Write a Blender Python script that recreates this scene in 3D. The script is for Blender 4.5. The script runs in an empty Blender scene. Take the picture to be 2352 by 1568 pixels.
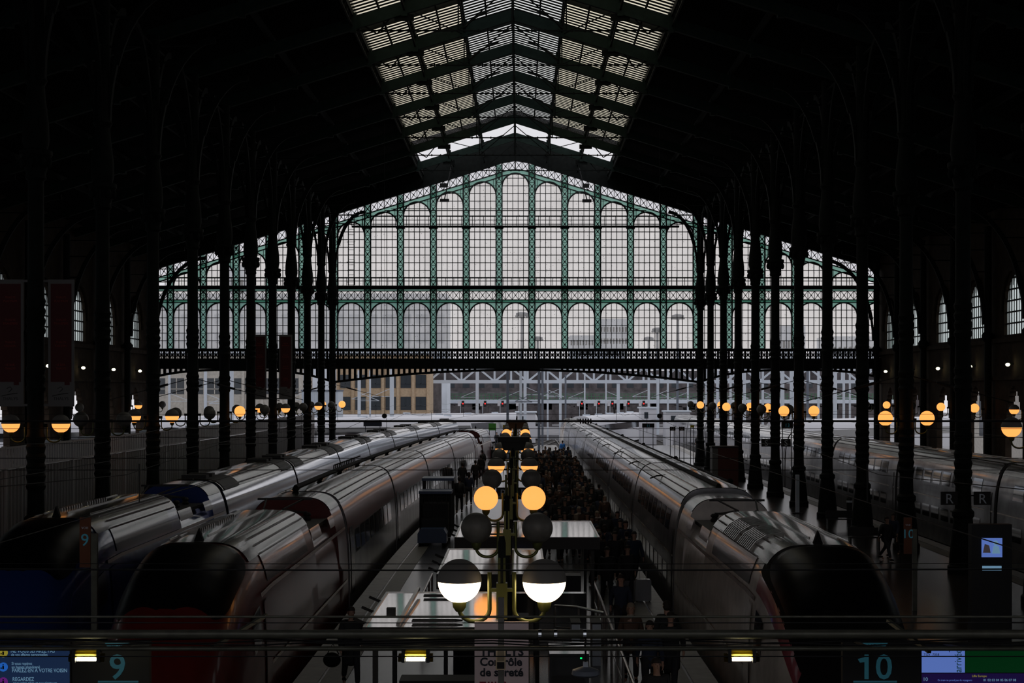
import bpy, math, random
from mathutils import Vector, Matrix
random.seed(7)
C = bpy.context.scene.collection
PI = math.pi
# ------------------------------------------------------------------ camera
F = 3800.0; HX, HY, EYE = 1194.0, 900.0, 6.6      # focal length in pixels, vanishing point, eye height
cam = bpy.data.cameras.new('camera'); co = bpy.data.objects.new('camera', cam); C.objects.link(co)
cam.sensor_width = 36.0; cam.lens = 36.0 * F / 2352.0
cam.shift_x = -(HX - 1176.0) / 2352.0; cam.shift_y = (HY - 784.0) / 2352.0
cam.clip_start = 0.1; cam.clip_end = 3000
co.location = (0, 0, EYE); co.rotation_euler = (PI / 2, 0, 0)
bpy.context.scene.camera = co
# ------------------------------------------------------------------ sky and exposure
w = bpy.data.worlds.new('overcast_sky'); bpy.context.scene.world = w; w.use_nodes = True
bg = w.node_tree.nodes['Background']; bg.inputs[0].default_value = (0.95, 0.94, 0.985, 1); bg.inputs[1].default_value = 0.80
vs = bpy.context.scene.view_settings
vs.view_transform = 'Standard'; vs.look = 'None'; vs.exposure = 0.0; vs.gamma = 1.0; vs.use_curve_mapping = False

def at(x, y, Y): return Vector(((x - HX) * Y / F, Y, EYE + (HY - y) * Y / F))
def gx(x, Y): return (x - HX) * Y / F

# ------------------------------------------------------------------ materials
def mat(name, col, rough=0.6, metal=0.0, emit=None, es=0.0, noise=0.0, nscale=3.0, bump=0.0, col2=None, coat=0.0, stretch=None, spec=None):
    m = bpy.data.materials.new(name); m.use_nodes = True
    nt = m.node_tree; b = nt.nodes['Principled BSDF']
    b.inputs['Base Color'].default_value = (*col, 1); b.inputs['Roughness'].default_value = rough
    b.inputs['Metallic'].default_value = metal
    if spec is not None: b.inputs['Specular IOR Level'].default_value = spec
    if coat: b.inputs['Coat Weight'].default_value = coat; b.inputs['Coat Roughness'].default_value = 0.08
    if emit: b.inputs['Emission Color'].default_value = (*emit, 1); b.inputs['Emission Strength'].default_value = es
    if noise or bump:
        tc = nt.nodes.new('ShaderNodeTexCoord'); n = nt.nodes.new('ShaderNodeTexNoise')
        n.inputs['Scale'].default_value = nscale; n.inputs['Detail'].default_value = 4
        src = tc.outputs['Object']
        if stretch:
            mp = nt.nodes.new('ShaderNodeMapping'); mp.inputs['Scale'].default_value = stretch
            nt.links.new(src, mp.inputs[0]); src = mp.outputs[0]
        nt.links.new(src, n.inputs[0])
        if noise:
            mx = nt.nodes.new('ShaderNodeMixRGB'); rp = nt.nodes.new('ShaderNodeMapRange')
            rp.inputs[1].default_value = 0.35; rp.inputs[2].default_value = 0.65
            nt.links.new(n.outputs[0], rp.inputs[0]); nt.links.new(rp.outputs[0], mx.inputs[0])
            mx.inputs[1].default_value = (*col, 1)
            c2 = col2 or tuple(c * (1 - noise) for c in col)
            mx.inputs[2].default_value = (*c2, 1); nt.links.new(mx.outputs[0], b.inputs['Base Color'])
        if bump:
            bp = nt.nodes.new('ShaderNodeBump'); bp.inputs['Strength'].default_value = bump; bp.inputs['Distance'].default_value = 0.02
            nt.links.new(n.outputs[0], bp.inputs['Height']); nt.links.new(bp.outputs[0], b.inputs['Normal'])
    return m

def glassy(name, col, trans, tcol, specks=False, gloss=0.0):
    """thin weathered glass: part of it lets the view straight through, part scatters the daylight"""
    m = bpy.data.materials.new(name); m.use_nodes = True; nt = m.node_tree
    for n in list(nt.nodes): nt.nodes.remove(n)
    o = nt.nodes.new('ShaderNodeOutputMaterial'); mx = nt.nodes.new('ShaderNodeMixShader')
    t = nt.nodes.new('ShaderNodeBsdfTransparent'); l = nt.nodes.new('ShaderNodeBsdfTranslucent')
    t.inputs[0].default_value = (*tcol, 1); l.inputs[0].default_value = (*col, 1)
    mx.inputs[0].default_value = trans                    # 1 = all clear
    nt.links.new(l.outputs[0], mx.inputs[1]); nt.links.new(t.outputs[0], mx.inputs[2])
    if specks:
        tc = nt.nodes.new('ShaderNodeTexCoord'); v = nt.nodes.new('ShaderNodeTexVoronoi'); v.inputs['Scale'].default_value = 3.2
        r = nt.nodes.new('ShaderNodeMapRange'); r.inputs[1].default_value = 0.09; r.inputs[2].default_value = 0.13
        r.inputs[3].default_value = 0.35; r.inputs[4].default_value = 1.0
        n2 = nt.nodes.new('ShaderNodeTexNoise'); n2.inputs['Scale'].default_value = 0.5
        ma = nt.nodes.new('ShaderNodeMapRange'); ma.inputs[1].default_value = 0.3; ma.inputs[2].default_value = 0.7; ma.inputs[3].default_value = 0.88; ma.inputs[4].default_value = 1.0
        mu = nt.nodes.new('ShaderNodeMath'); mu.operation = 'MULTIPLY'
        nt.links.new(tc.outputs['Object'], v.inputs[0]); nt.links.new(tc.outputs['Object'], n2.inputs[0])
        nt.links.new(v.outputs['Distance'], r.inputs[0]); nt.links.new(n2.outputs[0], ma.inputs[0])
        nt.links.new(r.outputs[0], mu.inputs[0]); nt.links.new(ma.outputs[0], mu.inputs[1])
        for sh, c in ((t, tcol), (l, col)):
            k = nt.nodes.new('ShaderNodeMixRGB'); k.blend_type = 'MULTIPLY'; k.inputs[0].default_value = 1
            k.inputs[1].default_value = (*c, 1); nt.links.new(mu.outputs[0], k.inputs[2]); nt.links.new(k.outputs[0], sh.inputs[0])
    nt.links.new(mx.outputs[0], o.inputs[0]); return m

M = dict(
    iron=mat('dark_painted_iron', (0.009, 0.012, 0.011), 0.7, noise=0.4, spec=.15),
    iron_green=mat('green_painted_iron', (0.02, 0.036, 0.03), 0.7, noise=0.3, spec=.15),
    mullion=mat('mullion_iron', (0.014, 0.02, 0.019), 0.7),
    glass=glassy('hall_glass', (1.0, 0.96, 0.9), 0.66, (1.0, 0.97, 0.93), True),
    clearglass=glassy('clear_glass', (0.9, 0.9, 0.95), 0.8, (0.97, 0.97, 0.98)),
    green_glass=glassy('green_tinted_glass', (0.28, 0.52, 0.43), 0.22, (0.35, 0.6, 0.5)),
    side_glass=glassy('side_window_glass', (0.8, 0.9, 0.87), 0.6, (0.8, 0.9, 0.87)),
    sky_glass=glassy('skylight_glass', (1.0, 0.93, 0.68), 0.5, (0.92, 0.85, 0.64)),
    sky_glass_mid=glassy('clean_skylight_glass', (0.95, 0.97, 0.9), 0.6, (0.92, 0.95, 0.92)),
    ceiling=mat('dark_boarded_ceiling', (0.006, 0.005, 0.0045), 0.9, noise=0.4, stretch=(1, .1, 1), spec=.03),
    brick=mat('sooty_stone', (0.05, 0.036, 0.026), 0.9, spec=.1, noise=0.4, nscale=1.5, bump=0.3),
    platform=mat('wet_asphalt', (0.035, 0.034, 0.034), 0.22, noise=0.5, nscale=0.7, bump=0.12),
    edge=mat('pale_platform_edge', (0.20, 0.185, 0.16), 0.42, noise=0.35, nscale=2.5, bump=0.1),
    tactile=mat('tactile_paving', (0.15, 0.14, 0.12), 0.5, noise=0.3, nscale=14),
    ballast=mat('track_ballast', (0.03, 0.026, 0.022), 0.9, noise=0.6, nscale=20, bump=0.8),
    rail=mat('steel_rail', (0.18, 0.16, 0.15), 0.3, 1.0),
    tgrey=mat('train_silver_grey', (0.30, 0.30, 0.31), 0.28, 0.55, noise=0.45, nscale=1.2, bump=0.10, coat=0.5),
    troof=mat('dirty_train_roof', (0.26, 0.245, 0.22), 0.27, 0.45, noise=0.5, nscale=1.6, bump=0.10, coat=.5),
    twhite=mat('train_off_white', (0.78, 0.72, 0.66), 0.35, 0.0, noise=0.25, nscale=2, coat=0.4),
    tdark=mat('train_dark_panel', (0.012, 0.013, 0.016), 0.2, coat=0.6),
    tblack=mat('rubber_black', (0.006, 0.006, 0.006), 0.7, spec=.1),
    wscreen=mat('windscreen_black', (0.004, 0.004, 0.005), 0.35, spec=.12),
    tglass=mat('train_window_glass', (0.01, 0.012, 0.015), 0.06, coat=1.0),
    tred=mat('dark_red_body_paint', (0.13, 0.012, 0.01), 0.3, coat=0.3, noise=0.2, spec=.3),
    tmag=mat('burgundy_stripe', (0.25, 0.012, 0.035), 0.3, coat=0.4),
    tblue=mat('train_navy_blue', (0.02, 0.05, 0.22), 0.18, 0.2, coat=0.8),
    tgloss=mat('polished_train_side', (0.34, 0.35, 0.38), 0.10, 0.9, bump=0.10, nscale=1.3, noise=0.2, coat=0.5),
    tsilver=mat('bare_trim_strip', (0.7, 0.62, 0.55), 0.25, 0.9),
    equip=mat('roof_equipment', (0.02, 0.02, 0.02), 0.6),
    brass=mat('lamp_post_paint', (0.10, 0.11, 0.03), 0.35, 0.4),
    lampcap=mat('grey_lamp_cap', (0.17, 0.16, 0.145), 0.6),
    unlit=mat('unlit_globe_glass', (0.15, 0.145, 0.13), 0.45, noise=0.2, nscale=9),
    lit=mat('lit_amber_globe', (0.8, 0.5, 0.2), 0.5, emit=(1, 0.37, 0.085), es=1.35),
    litw=mat('lit_bright_globe', (0.9, 0.8, 0.6), 0.5, emit=(1, 0.74, 0.44), es=9.0),
    spot=mat('spotlight_glow', (1, 1, .8), 0.5, emit=(1, 0.93, 0.55), es=6.0),
    tube=mat('fluorescent_tube', (1, 1, 1), 0.5, emit=(1, 0.93, 0.68), es=30.0),
    tubehouse=glassy('yellowed_clear_housing', (0.26, 0.225, 0.06), 0.10, (0.8, 0.7, 0.3)),
    pipe=mat('grey_conduit', (0.15, 0.15, 0.115), 0.45, 0.3, noise=0.3, nscale=5),
    clampm=mat('shiny_clamp', (0.7, 0.75, 0.8), 0.2, 1.0),
    black=mat('matt_black', (0.008, 0.008, 0.009), 0.6),
    canopy=mat('glossy_white_canopy', (0.80, 0.79, 0.78), 0.075, 0.85, bump=.03, nscale=1.5),
    alu=mat('aluminium', (0.6, 0.6, 0.6), 0.3, 0.9),
    signw=mat('pinkish_white_board', (0.80, 0.64, 0.67), 0.6),
    ink=mat('dark_ink', (0.015, 0.02, 0.035), 0.6),
    cyan=mat('glowing_cyan_print', (0.03, 0.13, 0.17), 0.5, emit=(0.04, 0.22, 0.30), es=0.12),  # print with a faint glow put into the material
    cream=mat('cream_camera_body', (0.75, 0.60, 0.42), 0.5),
    scr=mat('blue_screen', (0.01, 0.02, 0.05), 0.4, emit=(0.012, 0.03, 0.085), es=0.5),
    scr_b=mat('bright_blue_screen', (0.1, 0.2, 0.4), 0.4, emit=(0.11, 0.19, 0.56), es=0.7),
    scr_g=mat('green_screen', (0, 0.03, 0.01), 0.4, emit=(0.0, 0.03, 0.006), es=0.5),
    scr_p=mat('violet_screen', (0, 0.0, 0.03), 0.4, emit=(0.02, 0.008, 0.09), es=0.35),
    txt_b=mat('pale_blue_lettering', (0.2, 0.4, 0.5), 0.4, emit=(0.22, 0.42, 0.62), es=0.45),
    txt_y=mat('yellow_symbol', (0.4, 0.35, 0.05), 0.4, emit=(0.5, 0.42, 0.05), es=0.4),
    txt_v=mat('violet_symbol', (0.3, 0.05, 0.3), 0.4, emit=(0.2, 0.02, 0.3), es=0.4),
    txt_bl=mat('blue_symbol', (0.05, 0.2, 0.5), 0.4, emit=(0.02, 0.16, 0.7), es=0.5),
    banner=mat('dark_red_banner', (0.085, 0.006, 0.008), 0.7),
    bframe=mat('grey_banner_frame', (0.16, 0.155, 0.15), 0.6),
    btext=mat('red_banner_text', (0.30, 0.03, 0.02), 0.6),
    fence=mat('galvanised_fence', (0.42, 0.42, 0.43), 0.5, 0.3),
    fencepanel=mat('perforated_panel', (0.22, 0.22, 0.225), 0.6, noise=0.3, nscale=30),
    ochre=mat('ochre_facade', (0.56, 0.42, 0.28), 0.8, noise=0.2),
    beige=mat('beige_facade', (0.58, 0.55, 0.50), 0.8, noise=0.2),
    greyb=mat('hazy_grey_building', (0.74, 0.80, 0.88), 0.8, noise=0.15, nscale=.3),  # distance haze is put into this pale blue-grey
    hazyglass=mat('hazy_window_band', (0.48, 0.54, 0.62), 0.5),  # window tone kept pale, with the haze in the colour
    bwin=mat('far_window_glass', (0.04, 0.05, 0.06), 0.2),
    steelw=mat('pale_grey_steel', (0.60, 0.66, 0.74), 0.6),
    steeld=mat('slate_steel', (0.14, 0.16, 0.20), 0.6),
    darkstone=mat('dark_bridge_stone', (0.13, 0.115, 0.12), 0.85, noise=0.5, nscale=.8),
    railgreen=mat('green_bridge_railing', (0.05, 0.17, 0.08), 0.6),
    far_ground=mat('yard_ground', (0.30, 0.30, 0.32), 0.8, noise=0.4, nscale=.2),
    greenad=mat('bright_green_hoarding', (0.12, 0.48, 0.07), 0.6),
    yellow=mat('yellow_sign_face', (0.62, 0.50, 0.02), 0.6),
    redbox=mat('dark_red_hoarding', (0.10, 0.02, 0.015), 0.6),
    orangead=mat('orange_panel', (0.16, 0.045, 0.012), 0.6),
    redlight=mat('red_signal_light', (1, 0, 0), 0.5, emit=(1, 0.03, 0.03), es=1.5),
    redtrim=mat('red_trim_paint', (0.5, 0.05, 0.06), 0.5),
    whitep=mat('white_paint', (0.66, 0.67, 0.72), 0.5),
    skin=mat('skin', (0.42, 0.24, 0.17), 0.5),
    hair=mat('dark_hair', (0.02, 0.013, 0.01), 0.7),
    hair2=mat('grey_blond_hair', (0.28, 0.22, 0.16), 0.7),
    trousers=mat('dark_trousers', (0.02, 0.02, 0.025), 0.8),
    coat=mat('black_coat', (0.018, 0.018, 0.02), 0.8),
    coat2=mat('navy_coat', (0.02, 0.03, 0.06), 0.8),
    coat3=mat('brown_coat', (0.10, 0.055, 0.035), 0.8),
    coatb=mat('bright_blue_jacket', (0.02, 0.20, 0.60), 0.7),
    coatw=mat('pale_jacket', (0.5, 0.5, 0.5), 0.7),
    scarf=mat('pale_scarf', (0.45, 0.36, 0.30), 0.7),
    suit=mat('grey_ribbed_suitcase_shell', (0.22, 0.22, 0.23), 0.25, 0.5),
    tug=mat('blue_tug_paint', (0.04, 0.07, 0.15), 0.4),
)

# ------------------------------------------------------------------ mesh builder
class MB:
    def __init__(s): s.v = []; s.f = []; s.mi = []; s.cur = 0
    def quad(s, *p):
        b = len(s.v); s.v += [tuple(q) for q in p]; s.f.append(tuple(range(b, b + len(p)))); s.mi.append(s.cur); return s
    def box(s, x0, x1, y0, y1, z0, z1):
        b = len(s.v)
        s.v += [(x0, y0, z0), (x1, y0, z0), (x1, y1, z0), (x0, y1, z0), (x0, y0, z1), (x1, y0, z1), (x1, y1, z1), (x0, y1, z1)]
        for q in ((0, 3, 2, 1), (4, 5, 6, 7), (0, 1, 5, 4), (1, 2, 6, 5), (2, 3, 7, 6), (3, 0, 4, 7)):
            s.f.append(tuple(b + i for i in q)); s.mi.append(s.cur)
        return s
    def bar(s, p, q, w, h=None, up=(0, 0, 1)):
        """square bar from p to q, w wide, h deep (towards up)"""
        p, q = Vector(p), Vector(q); h = h or w; d = (q - p)
        if d.length < 1e-6: return s
        d.normalize(); up = Vector(up)
        if abs(d.dot(up)) > 0.98: up = Vector((0, 1, 0))
        r = d.cross(up).normalized(); u = r.cross(d).normalized()
        b = len(s.v)
        for c in (p, q):
            for a, e in ((-1, -1), (1, -1), (1, 1), (-1, 1)): s.v.append(tuple(c + r * a * w / 2 + u * e * h / 2))
        for t in ((0, 1, 2, 3), (7, 6, 5, 4), (0, 4, 5, 1), (1, 5, 6, 2), (2, 6, 7, 3), (3, 7, 4, 0)):
            s.f.append(tuple(b + i for i in t)); s.mi.append(s.cur)
        return s
    def tube(s, pts, r, n=8, cap=True):
        pts = [Vector(p) for p in pts]; rs = r if isinstance(r, (list, tuple)) else [r] * len(pts)
        b = len(s.v); L = len(pts)
        for i, p in enumerate(pts):
            d = (pts[min(i + 1, L - 1)] - pts[max(i - 1, 0)]).normalized()
            up = Vector((0, 0, 1)) if abs(d.z) < 0.9 else Vector((0, 1, 0))
            if i == 0 or True:
                a = d.cross(up).normalized()
                if i and a.dot(pa) < 0 and abs(a.dot(pa)) > .3: a = -a
                if i:
                    a = (pa - d * pa.dot(d)).normalized() if (pa - d * pa.dot(d)).length > 1e-4 else a
            pa = a; c = d.cross(a)
            for k in range(n):
                t = 2 * PI * k / n; s.v.append(tuple(p + (a * math.cos(t) + c * math.sin(t)) * rs[i]))
        for i in range(L - 1):
            for k in range(n):
                s.f.append((b + i * n + k, b + i * n + (k + 1) % n, b + (i + 1) * n + (k + 1) % n, b + (i + 1) * n + k)); s.mi.append(s.cur)
        if cap:
            s.f.append(tuple(b + k for k in reversed(range(n)))); s.f.append(tuple(b + (L - 1) * n + k for k in range(n))); s.mi += [s.cur] * 2
        return s
    def lathe(s, prof, n=20, c=(0, 0, 0)):
        b = len(s.v); L = len(prof)
        for r, z in prof:
            for k in range(n):
                t = 2 * PI * k / n; s.v.append((c[0] + r * math.cos(t), c[1] + r * math.sin(t), c[2] + z))
        for i in range(L - 1):
            for k in range(n):
                s.f.append((b + i * n + k, b + i * n + (k + 1) % n, b + (i + 1) * n + (k + 1) % n, b + (i + 1) * n + k)); s.mi.append(s.cur)
        s.f.append(tuple(b + k for k in reversed(range(n)))); s.f.append(tuple(b + (L - 1) * n + k for k in range(n))); s.mi += [s.cur] * 2
        return s
    def prism(s, poly, y0, y1, swap=False):
        """polygon given in (x, z), extruded from y0 to y1"""
        b = len(s.v); n = len(poly)
        for y in (y0, y1):
            for x, z in poly: s.v.append((x, y, z))
        s.f.append(tuple(b + i for i in range(n))); s.f.append(tuple(b + n + i for i in reversed(range(n)))); s.mi += [s.cur] * 2
        for i in range(n):
            j = (i + 1) % n; s.f.append((b + i, b + n + i, b + n + j, b + j)); s.mi.append(s.cur)
        return s
    def ellipsoid(s, c, r, n=16, m=10, z0=-1.0, z1=1.0):
        prof = []
        for i in range(m + 1):
            z = -math.cos(PI * i / m)
            if z < z0 - 1e-6 or z > z1 + 1e-6: continue
            prof.append((max(math.sqrt(max(0, 1 - z * z)), 0.004), z))
        b = len(s.v); L = len(prof)
        for q, z in prof:
            for k in range(n):
                t = 2 * PI * k / n; s.v.append((c[0] + q * r[0] * math.cos(t), c[1] + q * r[1] * math.sin(t), c[2] + z * r[2]))
        for i in range(L - 1):
            for k in range(n):
                s.f.append((b + i * n + k, b + i * n + (k + 1) % n, b + (i + 1) * n + (k + 1) % n, b + (i + 1) * n + k)); s.mi.append(s.cur)
        s.f.append(tuple(b + k for k in reversed(range(n)))); s.f.append(tuple(b + (L - 1) * n + k for k in range(n))); s.mi += [s.cur] * 2
        return s
    def grid(s, rows):
        b = len(s.v); n = len(rows[0])
        for r in rows: s.v += [tuple(p) for p in r]
        for i in range(len(rows) - 1):
            for k in range(n - 1):
                s.f.append((b + i * n + k, b + i * n + k + 1, b + (i + 1) * n + k + 1, b + (i + 1) * n + k)); s.mi.append(s.cur)
        return s
    def build(s, name, m, parent=None, smooth=False, org=None, **kw):
        me = bpy.data.meshes.new(name); vs = s.v
        if org is not None: vs = [(a - org[0], b - org[1], c - org[2]) for a, b, c in vs]
        me.from_pydata(vs, [], s.f)
        ms = m if isinstance(m, (list, tuple)) else [m]
        for k in ms: me.materials.append(M[k] if isinstance(k, str) else k)
        if len(ms) > 1: me.polygons.foreach_set('material_index', s.mi)
        if smooth:
            me.polygons.foreach_set('use_smooth', [True] * len(me.polygons))
            try: me.set_sharp_from_angle(angle=math.radians(smooth if smooth is not True else 40))
            except Exception: pass
        me.update()
        o = bpy.data.objects.new(name, me); C.objects.link(o)
        if parent is not None: o.parent = parent
        elif org is not None: o.location = org
        for k, v in kw.items(): o[k] = v
        return o

def thing(name, label, cat, loc=(0, 0, 0), rz=0.0, group=None):
    o = bpy.data.objects.new(name, None); C.objects.link(o); o.location = loc; o.rotation_euler = (0, 0, rz)
    o.empty_display_size = .2
    o['label'] = label; o['category'] = cat
    if group: o['group'] = group
    return o
def tag(o, label, cat, group=None, kind=None):
    o['label'] = label; o['category'] = cat
    if group: o['group'] = group
    if kind: o['kind'] = kind
    return o
def struct(name, mb, m, parent=None, **kw):
    o = mb.build(name, m, parent, **kw)
    if parent is None: o['kind'] = 'structure'
    return o
def kids(o): return KID.get(o.name) or [c for c in C.objects if c.parent is o]
KID = {}
def cache(o):
    """remember the tree under a prototype so that copying it is quick"""
    ch = [c for c in C.objects if c.parent is o]; KID[o.name] = ch
    for c in ch: cache(c)
def dup(o, loc=None, rz=None, label=None, parent=None, scale=None, group=None):
    c = o.copy(); C.objects.link(c)
    if parent is not None: c.parent = parent
    if loc is not None: c.location = loc
    if rz is not None: c.rotation_euler = (0, 0, rz)
    if scale is not None: c.scale = (scale,) * 3
    if label: c['label'] = label
    if group: c['group'] = group
    for k in KID.get(o.name, []): dup(k, parent=c)
    return c
ORD = ['nearest', 'second', 'third', 'fourth', 'fifth', 'sixth', 'seventh', 'eighth', 'ninth', 'tenth', 'eleventh', 'twelfth', 'thirteenth', 'fourteenth', 'fifteenth', 'sixteenth', 'seventeenth', 'eighteenth', 'nineteenth', 'twentieth', 'twenty-first', 'twenty-second']

def text_mesh(body, size, m, name='lettering', parent=None, loc=(0, 0, 0), rot=(PI / 2, 0, 0), align='LEFT', ext=0.004, sx=1.0, bold=0.0):
    cu = bpy.data.curves.new(name, 'FONT'); cu.body = body; cu.size = size; cu.align_x = align; cu.extrude = ext; cu.offset = bold
    cu.resolution_u = 3
    o = bpy.data.objects.new('tmp_text', cu); C.objects.link(o)
    bpy.context.view_layer.update()
    me = bpy.data.meshes.new_from_object(o.evaluated_get(bpy.context.evaluated_depsgraph_get()))
    bpy.data.objects.remove(o); me.name = name; me.materials.clear(); me.materials.append(M[m])
    r = bpy.data.objects.new(name, me); C.objects.link(r); r.location = loc; r.rotation_euler = rot; r.scale = (sx, 1, 1)
    if parent is not None: r.parent = parent
    return r

# ------------------------------------------------------------------ main dimensions
GY = 149.0                      # distance to the glazed gable
K = GY / F                      # metres per pixel in the gable plane
BAY = 9.03
CX = (1184 - HX) * K            # centre line of the hall
XL, XR = (766 - HX) * K, (1606 - HX) * K     # column rows
WL, WR = (357 - HX) * K, (2019 - HX) * K     # side walls
APEX = EYE + (HY - 366) * K     # apex of the gable glazing
SL = 0.306                      # roof slope
def GZ(y): return EYE + (HY - y) * K
def GXp(x): return (x - HX) * K
def roof_z(x, top=27.9): return top - SL * abs(x - CX)
# ================================================================== THE SETTING
# roof: opaque boarded slopes either side of the glazed strip
SKX = 8.3; ROOF_S, ROOF_N = -14.0, 149.6
RZ = 29.0
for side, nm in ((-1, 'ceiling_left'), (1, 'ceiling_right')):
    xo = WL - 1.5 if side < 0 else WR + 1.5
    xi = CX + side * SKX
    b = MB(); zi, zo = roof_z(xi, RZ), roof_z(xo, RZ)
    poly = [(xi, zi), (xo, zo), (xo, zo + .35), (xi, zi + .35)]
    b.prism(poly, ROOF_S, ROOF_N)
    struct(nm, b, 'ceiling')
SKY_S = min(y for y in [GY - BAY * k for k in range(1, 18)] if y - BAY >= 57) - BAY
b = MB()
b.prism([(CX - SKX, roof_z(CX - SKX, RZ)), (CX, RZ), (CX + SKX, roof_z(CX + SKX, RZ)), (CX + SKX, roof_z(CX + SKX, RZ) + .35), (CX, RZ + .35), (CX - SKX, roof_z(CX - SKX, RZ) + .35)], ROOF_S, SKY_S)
struct('ceiling_shade_panel', b, 'ceiling')  # unseen panel added over the near skylight to darken the foreground
# skylight: glazed strips between slats, one window per bay and slope
truss_y = [GY - BAY * k for k in range(1, 18)]
wn = 0
def nextwin():
    global wn; wn += 1; return 'window_%d' % wn
def P(x, y, top): return Vector((x, y, roof_z(x, top)))
for i, y1 in enumerate(truss_y[1:] if False else truss_y):
    y0 = y1 - BAY
    if i == 0: y1v = 135.6          # the strip next to the gable stays open to the sky
    else: y1v = y1
    if y1v - y0 < 1 or y0 < 57: continue
    for side in (-1, 1):
        g = MB(); gm = MB(); s = MB()
        n = 14
        for k in range(n):
            a = y0 + (y1v - y0) * k / n; d = (y1v - y0) / n
            for (xa, xb, tgt) in ((0, 2.8, gm), (2.8, SKX, g)):
                A, B = CX + side * xa, CX + side * xb
                tgt.quad(P(A, a + d * .40, 28.95), P(B, a + d * .40, 28.95), P(B, a + d, 28.95), P(A, a + d, 28.95))
            A, B = CX, CX + side * SKX
            s.bar(P(A, a + d * .21, 28.93), P(B, a + d * .21, 28.93), .03, d * .42, up=(0, 1, 0))
        # mid-bay glazing rafter and thin long bars
        s.bar(P(CX, (y0 + y1v) / 2, 28.85), P(CX + side * SKX, (y0 + y1v) / 2, 28.85), .12, .25)
        for xx in (1.55, 4.2, 7.0): s.bar(P(CX + side * xx, y0, 28.86), P(CX + side * xx, y1v, 28.86), .09, .12)
        fr = struct(nextwin(), s, 'iron')
        gm.build('pane', 'sky_glass_mid', fr); g.build('pane', 'sky_glass', fr)
# purlins running the length of the hall
for t, xx in enumerate((-SKX, -5.6, -2.8, 0, 2.8, 5.6, SKX)):
    b = MB(); x = CX + xx
    y_a, y_b = ROOF_S, GY - .3
    b.bar((x, y_a, roof_z(x, 28.72)), (x, y_b, roof_z(x, 28.72)), .14, .30)
    b.bar((x, y_a, roof_z(x, 28.1)), (x, y_b, roof_z(x, 28.1)), .09, .09)
    yy = 40.0
    while yy < y_b - 1.1:
        b.bar((x, yy, roof_z(x, 28.1)), (x, yy + .55, roof_z(x, 28.6)), .05); b.bar((x, yy + .55, roof_z(x, 28.6)), (x, yy + 1.1, roof_z(x, 28.1)), .05)
        yy += 1.1
    struct('beam_%d' % (t + 1), b, 'iron')
t = 8
for side in (-1, 1):
    for xx in (12.5, 20.5, 24.5, 28.5):
        x = CX + side * xx; b = MB(); b.bar((x, ROOF_S, roof_z(x, 28.75)), (x, GY - .3, roof_z(x, 28.75)), .15, .4)
        struct('beam_%d' % t, b, 'iron'); t += 1

# roof trusses ------------------------------------------------------
def truss(y, idx):
    b = MB()
    for side in (-1, 1):
        xe = CX + side * 32.4
        for dz, th in ((0.3, .62),):
            b.bar(P(CX, y, 27.9 + dz), P(xe, y, 27.9 + dz), .30, th)
        for xx in (2.8, 5.6, SKX - .05, 12.5, 20.5, 24.5):       # gusset blocks under the purlins
            x = CX + side * xx; b.box(x - .16, x + .16, y - .18, y + .18, roof_z(x, 27.78), roof_z(x, 28.75))
    lab = ('dark green iron roof truss %s' % ('nearest the glazed gable' if idx == 0 else ORD[idx] + ' from the glazed gable'))
    t = thing('roof_truss', lab, 'roof truss', (CX, y, 27.9), group='roof trusses under the skylight')
    org = (CX, y, 27.9)
    b.build('rafter', 'iron_green', t, org=org)
    r = MB(); zt = 25.33
    r.tube([(CX - SKX, y, zt), (CX + SKX, y, zt)], .045, 6)
    for k in range(24): r.box(CX - SKX + (k + .5) * .69 - .05, CX - SKX + (k + .5) * .69 + .05, y - .07, y + .07, zt - .07, zt + .07)
    r.build('tie_rod', 'iron', t, org=org)
    k = MB(); k.bar((CX, y, zt), (CX, y, 28.0), .1)
    for side in (-1, 1):
        k.bar((CX + side * 2.8, y, zt), (CX + side * 2.8, y, roof_z(CX + 2.8, 27.9)), .07)
        k.bar((CX, y, 27.7), (CX + side * 2.8, y, zt), .06)
    k.build('strut', 'iron', t, org=org)
    for side in (-1, 1):                                   # curved brackets along the glazing
        for xx in (2.8,):
            k = MB()
            pts = [Vector((CX + side * (xx - 1.9 * (1 - math.cos(a))), y - 3.6 * math.sin(a) , roof_z(CX + xx - 1.9 * (1 - math.cos(a)), 28.05))) for a in [PI / 2 * q / 9 for q in range(10)]]
            for q in range(9): k.bar(pts[q], pts[q + 1], .07, .09)
            k.build('bracket', 'iron', t, org=org)
        k = MB(); k.box(CX + side * 5.6 - .5, CX + side * 5.6 + .5, y - .05, y + .05, roof_z(CX + 5.6, 27.55), roof_z(CX + 5.6, 27.9))
        k.build('gusset_plate', 'iron', t, org=org); k = MB(); k.bar((CX + side * 2.9, y, roof_z(CX + 2.9, 28.0)), (CX + side * 5.5, y - 8.8, roof_z(CX + 5.5, 28.2)), .05).build('wind_brace', 'iron', t, org=org); k = MB()
        for sgn in (-1, 1):
            k.bar((CX + side * 7.0, y, roof_z(CX + 7, 27.3)), (CX + side * (7.0 + sgn * .7), y, roof_z(CX + 7 + sgn * .7, 27.95)), .07)
        k.build('bracket', 'iron', t, org=org)
    return t
for i, y in enumerate(truss_y[:15]): truss(y, i)

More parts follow.
